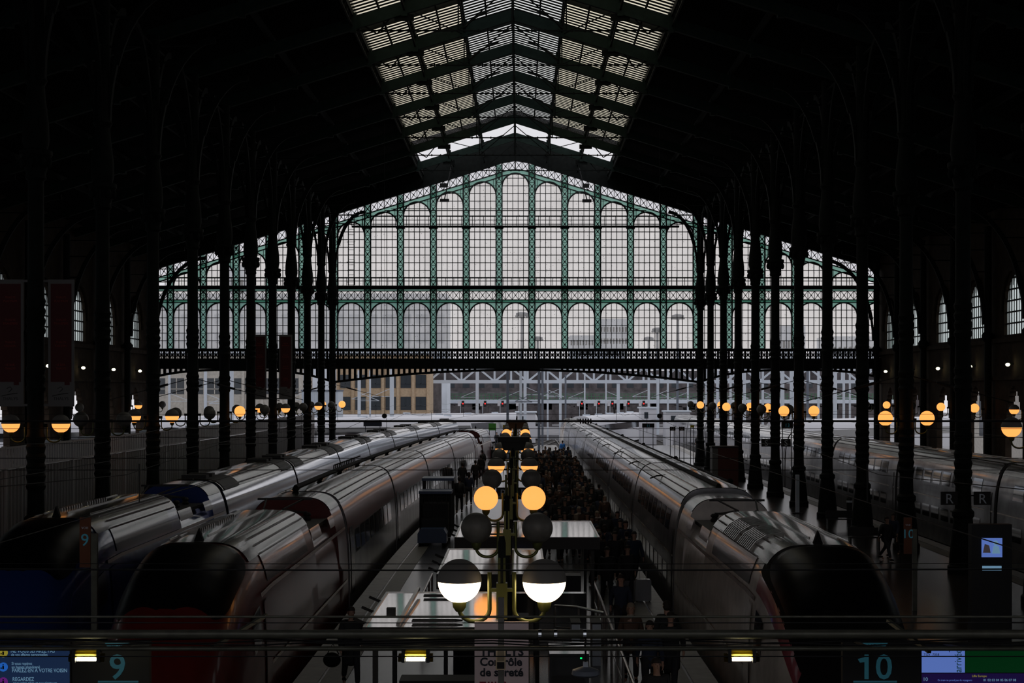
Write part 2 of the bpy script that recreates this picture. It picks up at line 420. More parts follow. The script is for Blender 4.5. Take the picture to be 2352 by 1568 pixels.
# end wall behind the viewpoint, floor levels --------------------------
b = MB(); b.box(WL - 1.5, WR + 1.5, -15, -14, -1.2, 10); b.box(WL - 1.5, WR + 1.5, -15, -14, 25, 31)
wx = [WL - 1.5, -26, -11.5, -10, 10, 11.5, 26, WR + 1.5]
for k in range(0, 8, 2): b.box(wx[k], wx[k + 1], -15, -14, 10, 25)
struct('wall_back', b, 'brick')
for k in (1, 3, 5):  # rear windows out of view, widened to brighten the foreground
    f = MB(); x = wx[k]
    while x < wx[k + 1]: f.box(x - .06, x + .06, -14.6, -14.4, 10, 25); x += 2
    for z in (12, 14, 16, 18, 20, 22): f.box(wx[k], wx[k + 1], -14.6, -14.4, z - .06, z + .06)
    o = struct('window_%d' % (900 + k), f, 'iron'); MB().quad((wx[k], -14.5, 10), (wx[k + 1], -14.5, 10), (wx[k + 1], -14.5, 25), (wx[k], -14.5, 25)).build('pane', 'clearglass', o)
struct('floor_mezzanine', MB().box(WL, WR, -14, 3, 4.6, 4.9), 'platform')

# ------------------------------------------------------------------ glazed gable (end wall)
yg = GY
PH = 0.27                       # half width of a lattice pilaster
HB = 75.45 * K                  # glazing bay
def rz(x):                      # outline of the glazing under the roof
    d = abs(x - CX); z = APEX - SL * d
    r = 43 * K
    if d < r: z = APEX - SL * r + (SL * r * .75) * (1 - (d / r) ** 2)
    return z
LAT = 20 * K; BND = 10 * K
lowz0, lowtop = GZ(800), GZ(695)
bands = []
def arch_pts(xc, r, zs, n=14): return [(xc + r * math.cos(PI - PI * k / n), zs + r * math.sin(PI - PI * k / n)) for k in range(n + 1)]
R = HB / 2 - PH
def window(xc, z0, ztop, x0=None, x1=None, spand_top=None, hz0=None, hstep=17.65 * K):
    """one arched opening with its grid of mullions, pane and green spandrel"""
    zs = ztop - R
    b = MB()
    if zs < z0: zs = max(z0 + .01, zs); 
    rr = R; hh = ztop - zs                      # squashed where the slope leaves too little height
    arc = [(xc + rr * math.cos(PI - PI * k / 18), zs + hh * math.sin(PI - PI * k / 18)) for k in range(19)]
    def top_at(x): 
        q = max(0, 1 - ((x - xc) / rr) ** 2); return zs + hh * math.sqrt(q)
    for k in range(1, 5):
        x = xc - R + 2 * R * k / 5; b.box(x - .028, x + .028, yg - .05, yg + .05, z0, top_at(x))
    z = (hz0 or z0) + hstep
    while z < ztop - .1:
        q = rr if z < zs else rr * math.sqrt(max(0, 1 - ((z - zs) / hh) ** 2))
        if q > .15: b.box(xc - q, xc + q, yg - .05, yg + .05, z - .03, z + .03)
        z += hstep
    for k in range(18):
        b.bar((arc[k][0], yg, arc[k][1]), (arc[k + 1][0], yg, arc[k + 1][1]), .22, .12, up=(0, 0, 1) if 4 < k < 14 else (1, 0, 0))
    w_ = struct(nextwin(), b, 'mullion')
    p = MB(); p.quad(*[(x, yg + .02, z) for x, z in ([(xc + R, z0), (xc - R, z0)] + arc)]); p.build('pane', 'glass', w_)
    sp = MB()
    for k in range(18):
        (xa, za), (xb, zb) = arc[k], arc[k + 1]
        sp.quad((xa, yg + .03, za), (xb, yg + .03, zb), (xb, yg + .03, max(zb, spand_top(xb))), (xa, yg + .03, max(za, spand_top(xa))))
    sp.build('green_pane', 'green_glass', w_)
    if abs(spand_top(xc + .5) - spand_top(xc - .5)) > .05:       # thin bars crossing the spandrel
        q = MB()
        for k in (1, 2, 4, 5):
            x = xc - R + 2 * R * (k - .5) / 5.0
            if spand_top(x) - top_at(x) > .1: q.box(x - .022, x + .022, yg - .03, yg + .03, top_at(x), spand_top(x))
        zz = z0 + hstep
        while zz < ztop + 1.5:
            for sgn in (-1, 1):
                xe = xc + sgn * R
                if zz > zs and spand_top(xe) > zz:
                    qx = xc + sgn * rr * math.sqrt(max(0, 1 - ((zz - zs) / hh) ** 2)) if zz < ztop else xe - sgn * .6
                    q.box(min(qx, xe), max(qx, xe), yg - .03, yg + .03, zz - .02, zz + .02)
            zz += hstep
        if q.v: q.build('spandrel_bar', 'mullion', w_)
    return w_
nb = 23; xs = [CX + (i - 11.5) * HB for i in range(nb + 1)]
zb1 = GZ(688)
for i in range(nb):
    xc = (xs[i] + xs[i + 1]) / 2
    window(xc, lowz0, lowtop, spand_top=lambda x: zb1)
    zt = rz(xc) - LAT - BND + .06
    z0 = GZ(656)
    if zt > z0 + .35 and 0 < i < nb - 1:
        window(xc, z0, zt, spand_top=lambda x: rz(x) - LAT - BND + .02)
# lattice pilasters, one object each
for i in range(nb + 1):
    x = xs[i]; top = rz(x) - .02; b = MB()
    for sx in (-1, 1): b.box(x + sx * PH - .05, x + sx * PH + .05, yg - .16, yg + .16, lowz0, top)
    z = lowz0; st = 17.3 * K
    while z + st <= top + .2:
        z2 = min(z + st, top)
        b.bar((x - PH, yg - .1, z), (x + PH, yg - .1, z2), .055, .04, up=(0, 1, 0)); b.bar((x + PH, yg - .1, z), (x - PH, yg - .1, z2), .055, .04, up=(0, 1, 0))
        b.box(x - .08, x + .08, yg - .13, yg - .07, (z + z2) / 2 - .08, (z + z2) / 2 + .08)
        b.box(x - PH, x + PH, yg - .12, yg - .08, z - .025, z + .025)
        z += st
    if abs(x - CX) < 14.9: b.box(x - PH - .12, x + PH + .12, yg - .25, yg + .2, GZ(525), GZ(519)); 
    o = struct('trim_%d' % (i + 1), b, 'mullion')
    g = MB(); g.quad((x - PH, yg + .05, lowz0), (x + PH, yg + .05, lowz0), (x + PH, yg + .05, top), (x - PH, yg + .05, top)); g.build('green_pane', 'green_glass', o)
tn = nb + 2
def trimname():
    global tn; tn += 1; return 'trim_%d' % (tn - 1)
x_l, x_r = xs[0], xs[-1]
# middle lattice band, green strips, heavy rails
b = MB(); b.box(x_l, x_r, yg - .35, yg + .3, GZ(664), GZ(656)); struct(trimname(), b, 'iron')
b = MB(); b.box(x_l, x_r, yg - .1, yg + .1, GZ(669), GZ(667.4)); b.box(x_l, x_r, yg - .1, yg + .1, GZ(689), GZ(687.5)); b.box(x_l, x_r, yg - .1, yg + .1, GZ(695.3), GZ(693.6))
n = nb * 5; d = (x_r - x_l) / n
for k in range(n):
    a = x_l + k * d
    b.bar((a, yg - .05, GZ(688)), (a + d, yg - .05, GZ(668)), .05, .04, up=(0, 1, 0)); b.bar((a + d, yg - .05, GZ(688)), (a, yg - .05, GZ(668)), .05, .04, up=(0, 1, 0))
    b.box(a - .025, a + .025, yg - .07, yg - .03, GZ(688), GZ(668))
    b.box(a + d / 2 - .06, a + d / 2 + .06, yg - .09, yg - .03, GZ(678) - .06, GZ(678) + .06)
o = struct(trimname(), b, 'mullion')
p = MB(); p.quad((x_l, yg + .02, GZ(688)), (x_r, yg + .02, GZ(688)), (x_r, yg + .02, GZ(668)), (x_l, yg + .02, GZ(668))); p.build('pane', 'glass', o)
p = MB(); p.quad((x_l, yg + .02, GZ(668)), (x_r, yg + .02, GZ(668)), (x_r, yg + .02, GZ(664)), (x_l, yg + .02, GZ(664)))
p.quad((x_l, yg + .025, GZ(695)), (x_r, yg + .025, GZ(695)), (x_r, yg + .025, GZ(688)), (x_l, yg + .025, GZ(688))); p.build('green_pane', 'green_glass', o)
# sloping lattice band following the roof
for side in (-1, 1):
    b = MB(); g = MB(); gg = MB()
    n = 58
    for k in range(n):
        xa, xb = CX + side * (k * HB / 5), CX + side * ((k + 1) * HB / 5)
        if side * (xb - CX) > 32.6: break
        A, B = rz(xa), rz(xb)
        b.bar((xa, yg - .05, A - LAT), (xb, yg - .05, B), .05, .04, up=(0, 1, 0)); b.bar((xa, yg - .05, A), (xb, yg - .05, B - LAT), .05, .04, up=(0, 1, 0))
        for o_ in (LAT, LAT + BND): b.bar((xa, yg, A - o_), (xb, yg, B - o_), .14, .09)
        b.box(xb - .025, xb + .025, yg - .07, yg - .03, B - LAT, B)
        b.box((xa + xb) / 2 - .06, (xa + xb) / 2 + .06, yg - .09, yg - .03, (A + B - LAT) / 2 - .06, (A + B - LAT) / 2 + .06)
        g.quad((xa, yg + .02, A - LAT), (xb, yg + .02, B - LAT), (xb, yg + .02, B), (xa, yg + .02, A))
        gg.quad((xa, yg + .02, A - LAT - BND), (xb, yg + .02, B - LAT - BND), (xb, yg + .02, B - LAT), (xa, yg + .02, A - LAT))
    o = struct(trimname(), b, 'mullion'); g.build('pane', 'clearglass', o); gg.build('green_pane', 'green_glass', o)
# solid fascia between the glazing outline and the roof
b = MB(); n = 60
for k in range(n):
    xa, xb = x_l - 1 + (x_r - x_l + 2) * k / n, x_l - 1 + (x_r - x_l + 2) * (k + 1) / n
    b.prism([(xa, rz(xa)), (xb, rz(xb)), (xb, roof_z(xb, 29.3)), (xa, roof_z(xa, 29.3))], yg - .3, yg + .3)
struct('wall_gable', b, 'iron')
# upper service rails
def rail_line(zpx, hpx, half=None, name=None, dep=.12):
    b = MB(); x0, x1 = (x_l, x_r) if half is None else (CX - half, CX + half)
    b.box(x0, x1, yg - .1 - dep, yg - .1, GZ(zpx) - hpx * K / 2, GZ(zpx) + hpx * K / 2); return b
struct(trimname(), rail_line(521, 4, 375 * K, dep=.4), 'iron')
def handrail(zf, zt, half, step, nm):
    b = MB(); x0, x1 = CX - half, CX + half
    for q in (zt, (zt * .55 + zf * .45)): b.box(x0, x1, yg - .62, yg - .58, GZ(q) - .03, GZ(q) + .03)
    x = x0
    while x < x1: b.box(x - .025, x + .025, yg - .62, yg - .58, GZ(zf), GZ(zt)); x += step
    for k, (q, e) in enumerate(((zf + 1, 1),)): b.box(x0, x1, yg - .7, yg - .2, GZ(q) - .04, GZ(q))
    return tag(b.build('walkway_railing', 'mullion'), nm, 'railing')
handrail(519, 497, 375 * K, 2.958 / 3, 'upper thin black walkway railing across the glazed gable')
handrail(656, 638, 820 * K, 2.958 / 4, 'lower long black walkway railing across the glazed gable')
struct(trimname(), rail_line(484, 2.2, 300 * K), 'mullion')
# gallery girder with cut-out rosettes
b = MB(); b.box(x_l - .6, x_r + .6, yg - .5, yg + .3, GZ(807), GZ(800.5)); b.box(x_l - .6, x_r + .6, yg - .45, yg + .45, GZ(847), GZ(823))
zc = GZ(815); h = 8 * K; pitch = 12.45 * K; n = int((x_r - x_l) / pitch)
for k in range(n + 1):
    x = x_l + k * pitch; b.box(x - .09, x + .09, yg - .3, yg - .2, zc - h, zc + h)
    xm = x + pitch / 2; r = pitch / 2
    for a in range(4):
        t = PI * a / 4; dx, dz = math.cos(t) * r, math.sin(t) * h
        b.bar((xm - dx, yg - .25, zc - dz), (xm + dx, yg - .25, zc + dz), .07, .05, up=(0, 1, 0))
    b.prism([(xm + .13 * math.cos(PI * q / 3), zc + .13 * math.sin(PI * q / 3)) for q in range(6)], yg - .3, yg - .2)
struct(trimname(), b, 'iron')
# arched spandrels with upright slots
def arch_span(xa, xb, pw, rise):
    b = MB(); xc = (xa + xb) / 2; hw = (xb - xa) / 2
    zc_ = lambda x: GZ(852 + 28 * abs((x - xc) / hw) ** pw)
    n = 48
    for k in range(n):
        p, q = xa + (xb - xa) * k / n, xa + (xb - xa) * (k + 1) / n
        b.prism([(p, zc_(p)), (q, zc_(q)), (q, zc_(q) + .2), (p, zc_(p) + .2)], yg - .3, yg + .2)
    x = xa
    while x < xb:
        z = zc_(x)
        if GZ(847) - z > .25: b.box(x - .11, x + .11, yg - .2, yg + .1, z + .1, GZ(846.5))
        x += 12.5 * K
    struct(trimname(), b, 'iron')
arch_span(XL, XR, 2.0, 1.1); arch_span(x_l, XL, 3.0, 1); arch_span(XR, x_r, 3.0, 1)
# ladder on the left of the gable
lx = GXp(809); b = MB()
for sx in (-.27, .27): b.box(lx + sx - .03, lx + sx + .03, yg - .9, yg - .84, GZ(656), GZ(490))
z = GZ(656)
while z < GZ(492): b.box(lx - .27, lx + .27, yg - .89, yg - .85, z, z + .04); z += .45
z = GZ(650)
while z < GZ(492):
    for sgn in (-1, 1): b.bar((lx + sgn * .27, yg - .87, z), (lx + sgn * .36, yg - 1.3, z), .03)
    b.bar((lx - .36, yg - 1.3, z), (lx + .36, yg - 1.3, z), .03); z += 1.8
tag(b.build('caged_ladder', 'mullion'), 'thin black caged ladder on the left part of the glazed gable', 'ladder')
# small floodlights hanging before the gable
for k, (px, py, lb) in enumerate(((1021, 460, 'left'), (1348, 461, 'right'))):
    t = thing('hanging_floodlight', 'small dark floodlight hanging on a rod before the %s upper arches of the gable' % lb, 'floodlight', at(px, py, 146))
    MB().box(-.4, .4, -.2, .2, -.12, .12).build('lamp_head', 'black', t)
    MB().tube([(0, 0, .1), (.6 if k == 0 else -.7, 0, 2.95)], .05, 6).build('rod', 'black', t)
    MB().box(-.4, .2, -.15, .15, 1.15, 1.5).build('gear_box', 'black', t)

# ------------------------------------------------------------------ side walls: piers, arched windows above, arches below
def side_wall(X, sgn, nm, bay=BAY, off=BAY / 2):
    b = MB(); T = .42; x0, x1 = (X, X + sgn * T) if sgn > 0 else (X - T, X)
    panes = []
    def strip(y0, y1, z0, z1):
        if z1 - z0 > .01: b.box(x0, x1, y0, y1, z0, z1)
    ztop = 20.0
    nbays = 16
    for k in range(nbays):
        yc = GY - off - bay * k; yb = GY if k == 0 else yc + bay / 2
        ww, aw = 2.15, 1.75
        strip(yc - bay / 2, yc - ww, -1, ztop) ; strip(yc + ww, yb, -1, ztop)
        n = 16
        for j in range(n):
            a, e = yc - ww + 2 * ww * j / n, yc - ww + 2 * ww * (j + 1) / n; m = (a + e) / 2 - yc
            zt = 12.0 + 2.35 * math.sqrt(max(0, 1 - (m / ww) ** 2))
            if abs(m) < aw: zl = 4.6 + 2.4 * max(0, 1 - (abs(m) / aw) ** 1.7) ** .75
            else: zl = -1.0
            strip(a, e, zl, 10.4); strip(a, e, zt, ztop)
        panes.append((yc, ww))
    b.box(x0 - (.25 if sgn > 0 else -T), x0 + (.0 if sgn > 0 else T + .25), GY - off - bay * (nbays - .5), GY, 9.9, 10.2)
    b.box(x0 - (.18 if sgn > 0 else -T), x0 + (.0 if sgn > 0 else T + .18), GY - off - bay * (nbays - .5), GY, 7.4, 7.6)
    b.box(x0, x1, -15, GY - off - bay * (nbays - .5), -1, ztop)
    # brick surrounds around each window
    for yc, ww in panes:
        for j in range(14):
            a = [Vector((X - sgn * .06, yc - (ww + .35) * math.cos(PI * q / 14), 12.0 + 2.7 * math.sin(PI * q / 14))) for q in (j, j + 1)]
            b.bar(a[0], a[1], .3, .25)
    struct(nm, b, 'brick')
    for yc, ww in panes[:11]:
        f = MB(); xm = X + sgn * .2
        tz = lambda y: 12.0 + 2.35 * math.sqrt(max(0, 1 - ((y - yc) / ww) ** 2))
        for j in range(1, 8):
            y = yc - ww + 2 * ww * j / 8; q = .07 if j % 2 == 0 else .035
            f.box(xm - .02, xm + .02, y - q, y + q, 10.4, tz(y))
        z = 10.4 + .75
        while z < 14.2:
            q = ww if z < 12 else ww * math.sqrt(1 - ((z - 12) / 2.35) ** 2)
            f.box(xm - .03, xm + .03, yc - q, yc + q, z - .05, z + .05); z += .75
        o = struct(nextwin(), f, 'iron')
        g = MB(); g.quad(*([(xm, yc + ww, 10.4), (xm, yc - ww, 10.4)] + [(xm, yc - ww * math.cos(PI * q / 16), 12.0 + 2.35 * math.sin(PI * q / 16)) for q in range(17)]))
        g.build('pane', 'side_glass', o)
side_wall(WL, -1, 'wall_left', 9.16, 7.8); side_wall(WR, 1, 'wall_right')

# ------------------------------------------------------------------ floor: platforms and track beds
TA = lambda Y: -6.9 if Y < 60 else -6.9 + 3.9 * ((Y - 60) / 100.0) ** 1.7        # left near train centre line
def TB(Y): return -11.9 if Y < 120 else -11.9 + 5.0 * ((Y - 120) / 90.0) ** 1.6
TC_ = lambda Y: 6.3
GZF = -1.0
struct('floor_trackbed', MB().box(-140, 140, -14, 700, GZF - .3, GZF), 'ballast')
def slab(nm, xl, xr, y0, y1, m='platform', ztop=0.0, n=None, edges=True):
    """platform with slightly curved sides: xl and xr are functions of the distance"""
    n = n or max(2, int((y1 - y0) / 6)); rows = []
    b = MB()
    def ring(Y, a, c, zt): return [(a, Y, GZF), (a, Y, zt), (c, Y, zt), (c, Y, GZF)]
    b.grid([ring(y0 + (y1 - y0) * k / n, xl(y0 + (y1 - y0) * k / n), xr(y0 + (y1 - y0) * k / n), ztop) for k in range(n + 1)])
    b.quad(*ring(y0, xl(y0), xr(y0), ztop)); b.quad(*reversed(ring(y1, xl(y1), xr(y1), ztop)))
    o = struct(nm, b, m)
    if edges:
        for f, s in ((xl, 1), (xr, -1)):
            for wd, off, mm, name_, zt in ((.55, 0, 'edge', 'edge_stone', .012), (.55, .62, 'tactile', 'tactile_strip', .016)):
                e = MB(); rws = []
                for k in range(n + 1):
                    Y = y0 + (y1 - y0) * k / n; a = f(Y) + s * off; c = a + s * wd
                    a, c = min(a, c), max(a, c); rws.append([(a, Y, -.1), (a, Y, zt), (c, Y, zt), (c, Y, -.1)])
                e.grid(rws); e.build(name_, mm, o)
    return o
slab('floor_platform_center', lambda Y: TA(Y) + 1.75, lambda Y: 4.5, 8, 205)
slab('floor_platform_left', lambda Y: -18.8, lambda Y: TB(Y) - 1.75, 8, 170)
slab('floor_platform_right', lambda Y: 8.1, lambda Y: 18.3 + max(0, Y - 140) * .02, 8, 205)
slab('floor_platform_far_right', lambda Y: 25.5, lambda Y: WR - .02, 8, 149, edges=False)
slab('floor_platform_far_left', lambda Y: WL + .02, lambda Y: -31.5, 8, 149, edges=False)
slab('floor_concourse', lambda Y: WL, lambda Y: WR, -14, 9, edges=False)
struct('floor_street_right', MB().box(WR + .3, WR + 90, -10, 200, -.2, 0), 'far_ground')
struct('floor_street_left', MB().box(WL - 90, WL - .3, -10, 200, -.2, 0), 'far_ground')
struct('floor_yard', MB().box(-140, 140, 262, 700, GZF, -.2), 'far_ground')
def rails(nm, f, y0, y1):
    b = MB()
    for s in (-.72, .72):
        n = int((y1 - y0) / 5); pr = None
        for k in range(n + 1):
            Y = y0 + (y1 - y0) * k / n; p = Vector((f(Y) + s, Y, GZF + .12))
            if pr is not None: b.bar(pr, p, .08, .16)
            pr = p
    struct(nm, b, 'rail')
TR = lambda Y: 22.0
for k, f in enumerate((TA, TB, TC_, TR)): rails('trim_track_%d' % (k + 1), f, 12, 260)
# ================================================================== COLUMNS
PAPER = 22.9
def make_column():
    t = thing('cast_iron_column', 'x', 'column', (0, 0, 0), group='cast iron columns')
    MB().lathe([(.56, 0), (.56, .25), (.50, .32), (.49, .6), (.44, 1.1), (.38, 1.7), (.34, 2.0), (.40, 2.1), (.40, 2.25), (.30, 2.35), (.29, 2.6)], 20).build('base', 'iron', t, smooth=30)
    s = MB(); pr = [(.29, 2.6)]
    z = 3.0
    for z0_, z1_ in ((3.2, 5.0), (6.6, 7.6), (8.6, 9.7)):
        pr.append((.28, z0_ - .02)); z = z0_
        while z < z1_:
            pr += [(.32, z + .05), (.34, z + .14), (.29, z + .26)]; z += .34
    pr += [(.28, z + .1), (.27, 14.0)]
    s.lathe(pr, 16); s.build('shaft', 'iron', t, smooth=30)
    c = MB(); c.lathe([(.27, 13.9), (.36, 14.0), (.33, 14.15), (.40, 14.4), (.52, 14.75), (.56, 14.8), (.56, 14.95), (.42, 15.0)], 18)
    for k in range(8):
        a = 2 * PI * k / 8; c.ellipsoid((.46 * math.cos(a), .46 * math.sin(a), 14.55), (.11, .11, .2), 8, 6)
    c.build('capital', 'iron', t, smooth=30)
    u = MB(); u.lathe([(.40, 15.0), (.46, 15.3), (.44, 15.9), (.34, 16.7), (.30, 17.2), (.40, 17.4), (.30, 17.6), (.30, PAPER)], 16)
    u.build('upper_shaft', 'iron', t, smooth=30)
    for dx, dy, rise in ((1, 0, 0), (-1, 0, 0), (0, 1, 0), (0, -1, 0)):
        b = MB(); L = 2.6 if dx else 3.4; H = 5.4
        pts = [Vector((dx * (.25 + L * (1 - math.cos(q * PI / 20))), dy * (.25 + L * (1 - math.cos(q * PI / 20))), 17.3 + H * math.sin(q * PI / 20))) for q in range(11)]
        for q in range(10): b.bar(pts[q], pts[q + 1], .16, .28)
        for q in (4, 6, 8):
            m = pts[q]; b.bar((dx * .2, dy * .2, m.z), m, .09, .09)
        b.build('brace', 'iron', t)
    return t
col0 = make_column(); cache(col0); first = True
cols = {}
for side, X, nm in ((-1, XL, 'left'), (1, XR, 'right')):
    for k in range(0, 13):
        CB = 9.163 if side < 0 else 8.87
        Y = GY - .9 if k == 0 else GY - CB * k
        lab = 'dark cast-iron column with leafy capital, %s in the %s row' % ('closest to the glazed gable' if k == 0 else ORD[k] + ' from the glazed gable', nm)
        if first: o = col0; o.location = (X, Y, 0); o['label'] = lab; first = False
        else: o = dup(col0, (X, Y, 0), label=lab)
        cols[(nm, k)] = (X, Y)
# wall piers with long curved braces up to the roof
pier0 = None
for side, X, nm in ((-1, WL, 'left'), (1, WR, 'right')):
    for k in range(0, 11):
        Y = GY - BAY * k - (.9 if k == 0 else 0) if side > 0 else GY - 3.2 - 9.16 * k
        lab = 'dark iron half column against the %s stone wall, %s' % (nm, 'next to the gable' if k == 0 else ORD[k] + ' from the gable')
        if pier0 is None:
            pier0 = thing('wall_pier', lab, 'pier', group='iron piers on the side walls')
            MB().lathe([(.5, 0), (.45, .8), (.3, 1.6), (.26, 2.0), (.26, 10.0), (.42, 10.2), (.42, 10.5), (.26, 10.7), (.26, 17.9)], 12).build('shaft', 'iron', pier0, smooth=30)
            b = MB()
            pts = [Vector((.3 + 4.4 * (1 - math.cos(q * PI / 24)), 0, 11.2 + 7.2 * math.sin(q * PI / 24))) for q in range(13)]
            for q in range(12): b.bar(pts[q], pts[q + 1], .16, .3)
            for q in (4, 6, 8, 10): b.bar((.2, 0, pts[q].z), pts[q], .08)
            b.build('brace', 'iron', pier0); cache(pier0)
            pier0.location = (X + .42, Y, 0)
        else: dup(pier0, (X - side * .42, Y, 0), rz=0 if side < 0 else PI, label=lab)

# ================================================================== GLOBE LAMPS
def globe_parts(t, kind, c, r=.31):
    if kind in ('lit',): MB().ellipsoid(c, (r, r, r), 24, 16).build('globe', 'lit', t, smooth=80)
    elif kind == 'unlit': MB().ellipsoid(c, (r, r, r), 24, 16).build('globe', 'unlit', t, smooth=80)
    else:
        MB().ellipsoid(c, (r, r, r), 24, 16).build('globe', 'litw' if kind == 'bright' else 'lit', t, smooth=80)
        q = r + .012; MB().ellipsoid(c, (q, q, q), 28, 16, z0=.02 if False else -.001).build('cap', 'lampcap', t, smooth=80)
    MB().lathe([(.05, -r - .12), (.09, -r - .06), (.10, -r + .02)], 12, c).build('holder', 'brass', t, smooth=30)
def hook(t, x0, x1, zt, zb, z_end, m='brass', r=.028):
    """U shaped arm from the pole at x0 down and up again under the globe at x1"""
    rr = abs(x1 - x0) / 2; s = 1 if x1 > x0 else -1
    pts = [Vector((x0, 0, zt))] + [Vector((x0 + s * rr * (1 - math.cos(a)), 0, zb - rr * .8 * math.sin(a))) for a in [PI * q / 12 for q in range(13)]] + [Vector((x1, 0, z_end))]
    MB().tube(pts, r, 8).build('arm', m, t, smooth=60)
KN = {'lit': 'fully lit amber globe', 'unlit': 'unlit grey globe', 'half': 'half-capped amber globe', 'bright': 'capped bright globe'}
protoL = {}
def column_lamp(X, Y, s, kind, lab):
    key = (s, kind)
    if key not in protoL:
        t = thing('globe_lamp', lab, 'lamp', (X, Y, 0), group='globe lamps on the columns and walls')
        c = (s * .87, 0, 5.5); hook(t, s * .38, s * .87, 5.45, 5.05, 5.1)
        MB().box(min(s * .2, s * .42), max(s * .2, s * .42), -.06, .06, 5.38, 5.5).build('bracket', 'iron', t)
        globe_parts(t, kind, c); cache(t); protoL[key] = t; return t
    return dup(protoL[key], (X, Y, 0), label=lab)
LS = {0: ('lit', 'lit'), 1: ('unlit', 'unlit'), 2: ('unlit', 'half'), 3: ('unlit', 'unlit'), 4: ('half', 'half'), 5: ('unlit', 'unlit'), 6: ('unlit', 'lit'), 7: ('unlit', 'unlit'), 8: ('half', 'half'), 9: ('unlit', 'unlit'), 10: ('half', 'half')}
RS = {0: ('unlit', 'unlit'), 1: ('lit', 'lit'), 2: ('unlit', 'unlit'), 3: ('lit', 'lit'), 4: ('unlit', 'lit'), 5: ('unlit', 'unlit'), 6: ('lit', 'lit'), 9: ('lit', 'lit'), 11: ('half', 'half')}
for nm, tab in (('left', LS), ('right', RS)):
    for k, (a, b_) in tab.items():
        X, Y = cols[(nm, k)]
        for s, kd in ((-1, a), (1, b_)):
            side = 'track side' if (s > 0) == (nm == 'left') else 'wall side'
            column_lamp(X, Y, s, kd, '%s, %s of the %s column from gable, %s row' % (KN[kd], side, 'first' if k == 0 else ORD[k], nm))
for nm, X, s, tab in (('right', WR - .45, -1, {1: 'lit', 2: 'unlit', 3: 'lit', 4: 'lit', 5: 'half', 0: 'unlit'}), ('left', WL + .45, 1, {1: 'half', 0: 'unlit', 3: 'unlit'})):
    for k, kd in tab.items():
        column_lamp(X, GY - BAY * k - (.9 if k == 0 else 0) if s < 0 else GY - 3.2 - 9.16 * k, s, kd, '%s on the %s wall pier, %s from the gable' % (KN[kd], nm, 'first' if k == 0 else ORD[k]))
# posts down the middle of the central platform
KP = ['bright', 'unlit', 'lit', 'unlit', 'half', 'unlit', 'half', 'unlit', 'half', 'lit', 'half', 'half', 'half', 'unlit']
for i, kd in enumerate(KP):
    Y = 23 + 9.0 * i
    t = thing('twin_globe_lamp_post', 'dark central platform lamp post with two %ss, %s from the camera' % (KN[kd].replace(' globe', ' globe'), ORD[i]), 'lamp post', (-.25, Y, 0), group='twin globe lamp posts down the central platform')
    MB().lathe([(.16, 0), (.16, .3), (.10, .5), (.07, .8), (.055, 3.3), (.055, 4.5), (.035, 4.6)], 14).build('pole', 'iron', t, smooth=30)
    MB().box(-.075, .075, -.075, .075, 3.45, 3.95).box(-.05, .05, -.05, .05, 3.95, 4.3).build('collar', 'brass', t)
    for s in (-1, 1):
        hook(t, s * .17, s * .59, 4.1, 3.58, 3.62, r=.03)
        MB().bar((s * .05, 0, 3.85), (s * .17, 0, 3.85), .05).build('clamp', 'brass', t)
        globe_parts(t, kd, (s * .59, 0, 3.97), .30)
# display canopies fixed over two of the posts
for Y, w_ in ((66.0, 'nearer'), (105.5, 'farther')):
    t = thing('platform_display', 'dark hooded platform display over the central lamp posts, the %s one' % w_, 'display', (-.25, Y, 0))
    MB().box(-.62, .62, -.5, .5, 4.62, 4.82).build('hood', 'black', t)
    MB().prism([(-.4, 4.28), (.4, 4.28), (.5, 4.62), (-.5, 4.62)], -.4, .4).build('housing', 'black', t)
    MB().tube([(0, 0, 0), (0, 0, 4.35)], .06, 8).build('post', 'iron', t)
# wall spotlights
for nm, X, s in (('left', WL, 1), ('right', WR, -1)):
    for k in range(7):
        Y = GY - BAY * (k + .5) if s < 0 else GY - 7.8 - 9.16 * k
        t = thing('wall_spotlight', 'small bright spotlight below the arched window %s on the %s wall' % ('next to the gable' if k == 0 else ORD[k] + ' from the gable', nm), 'spotlight', (X, Y, 8.45), group='spotlights along the side walls')
        MB().box(min(0, s * .35), max(0, s * .35), -.05, .05, -.05, .05).build('arm', 'iron', t)
        h = MB(); h.ellipsoid((s * .42, 0, -.02), (.16, .22, .14), 12, 8); h.build('housing', 'black', t, smooth=60)
        MB().ellipsoid((s * .45, -.2, -.06), (.15, .14, .11), 12, 8).build('bulb', 'spot', t, smooth=60)

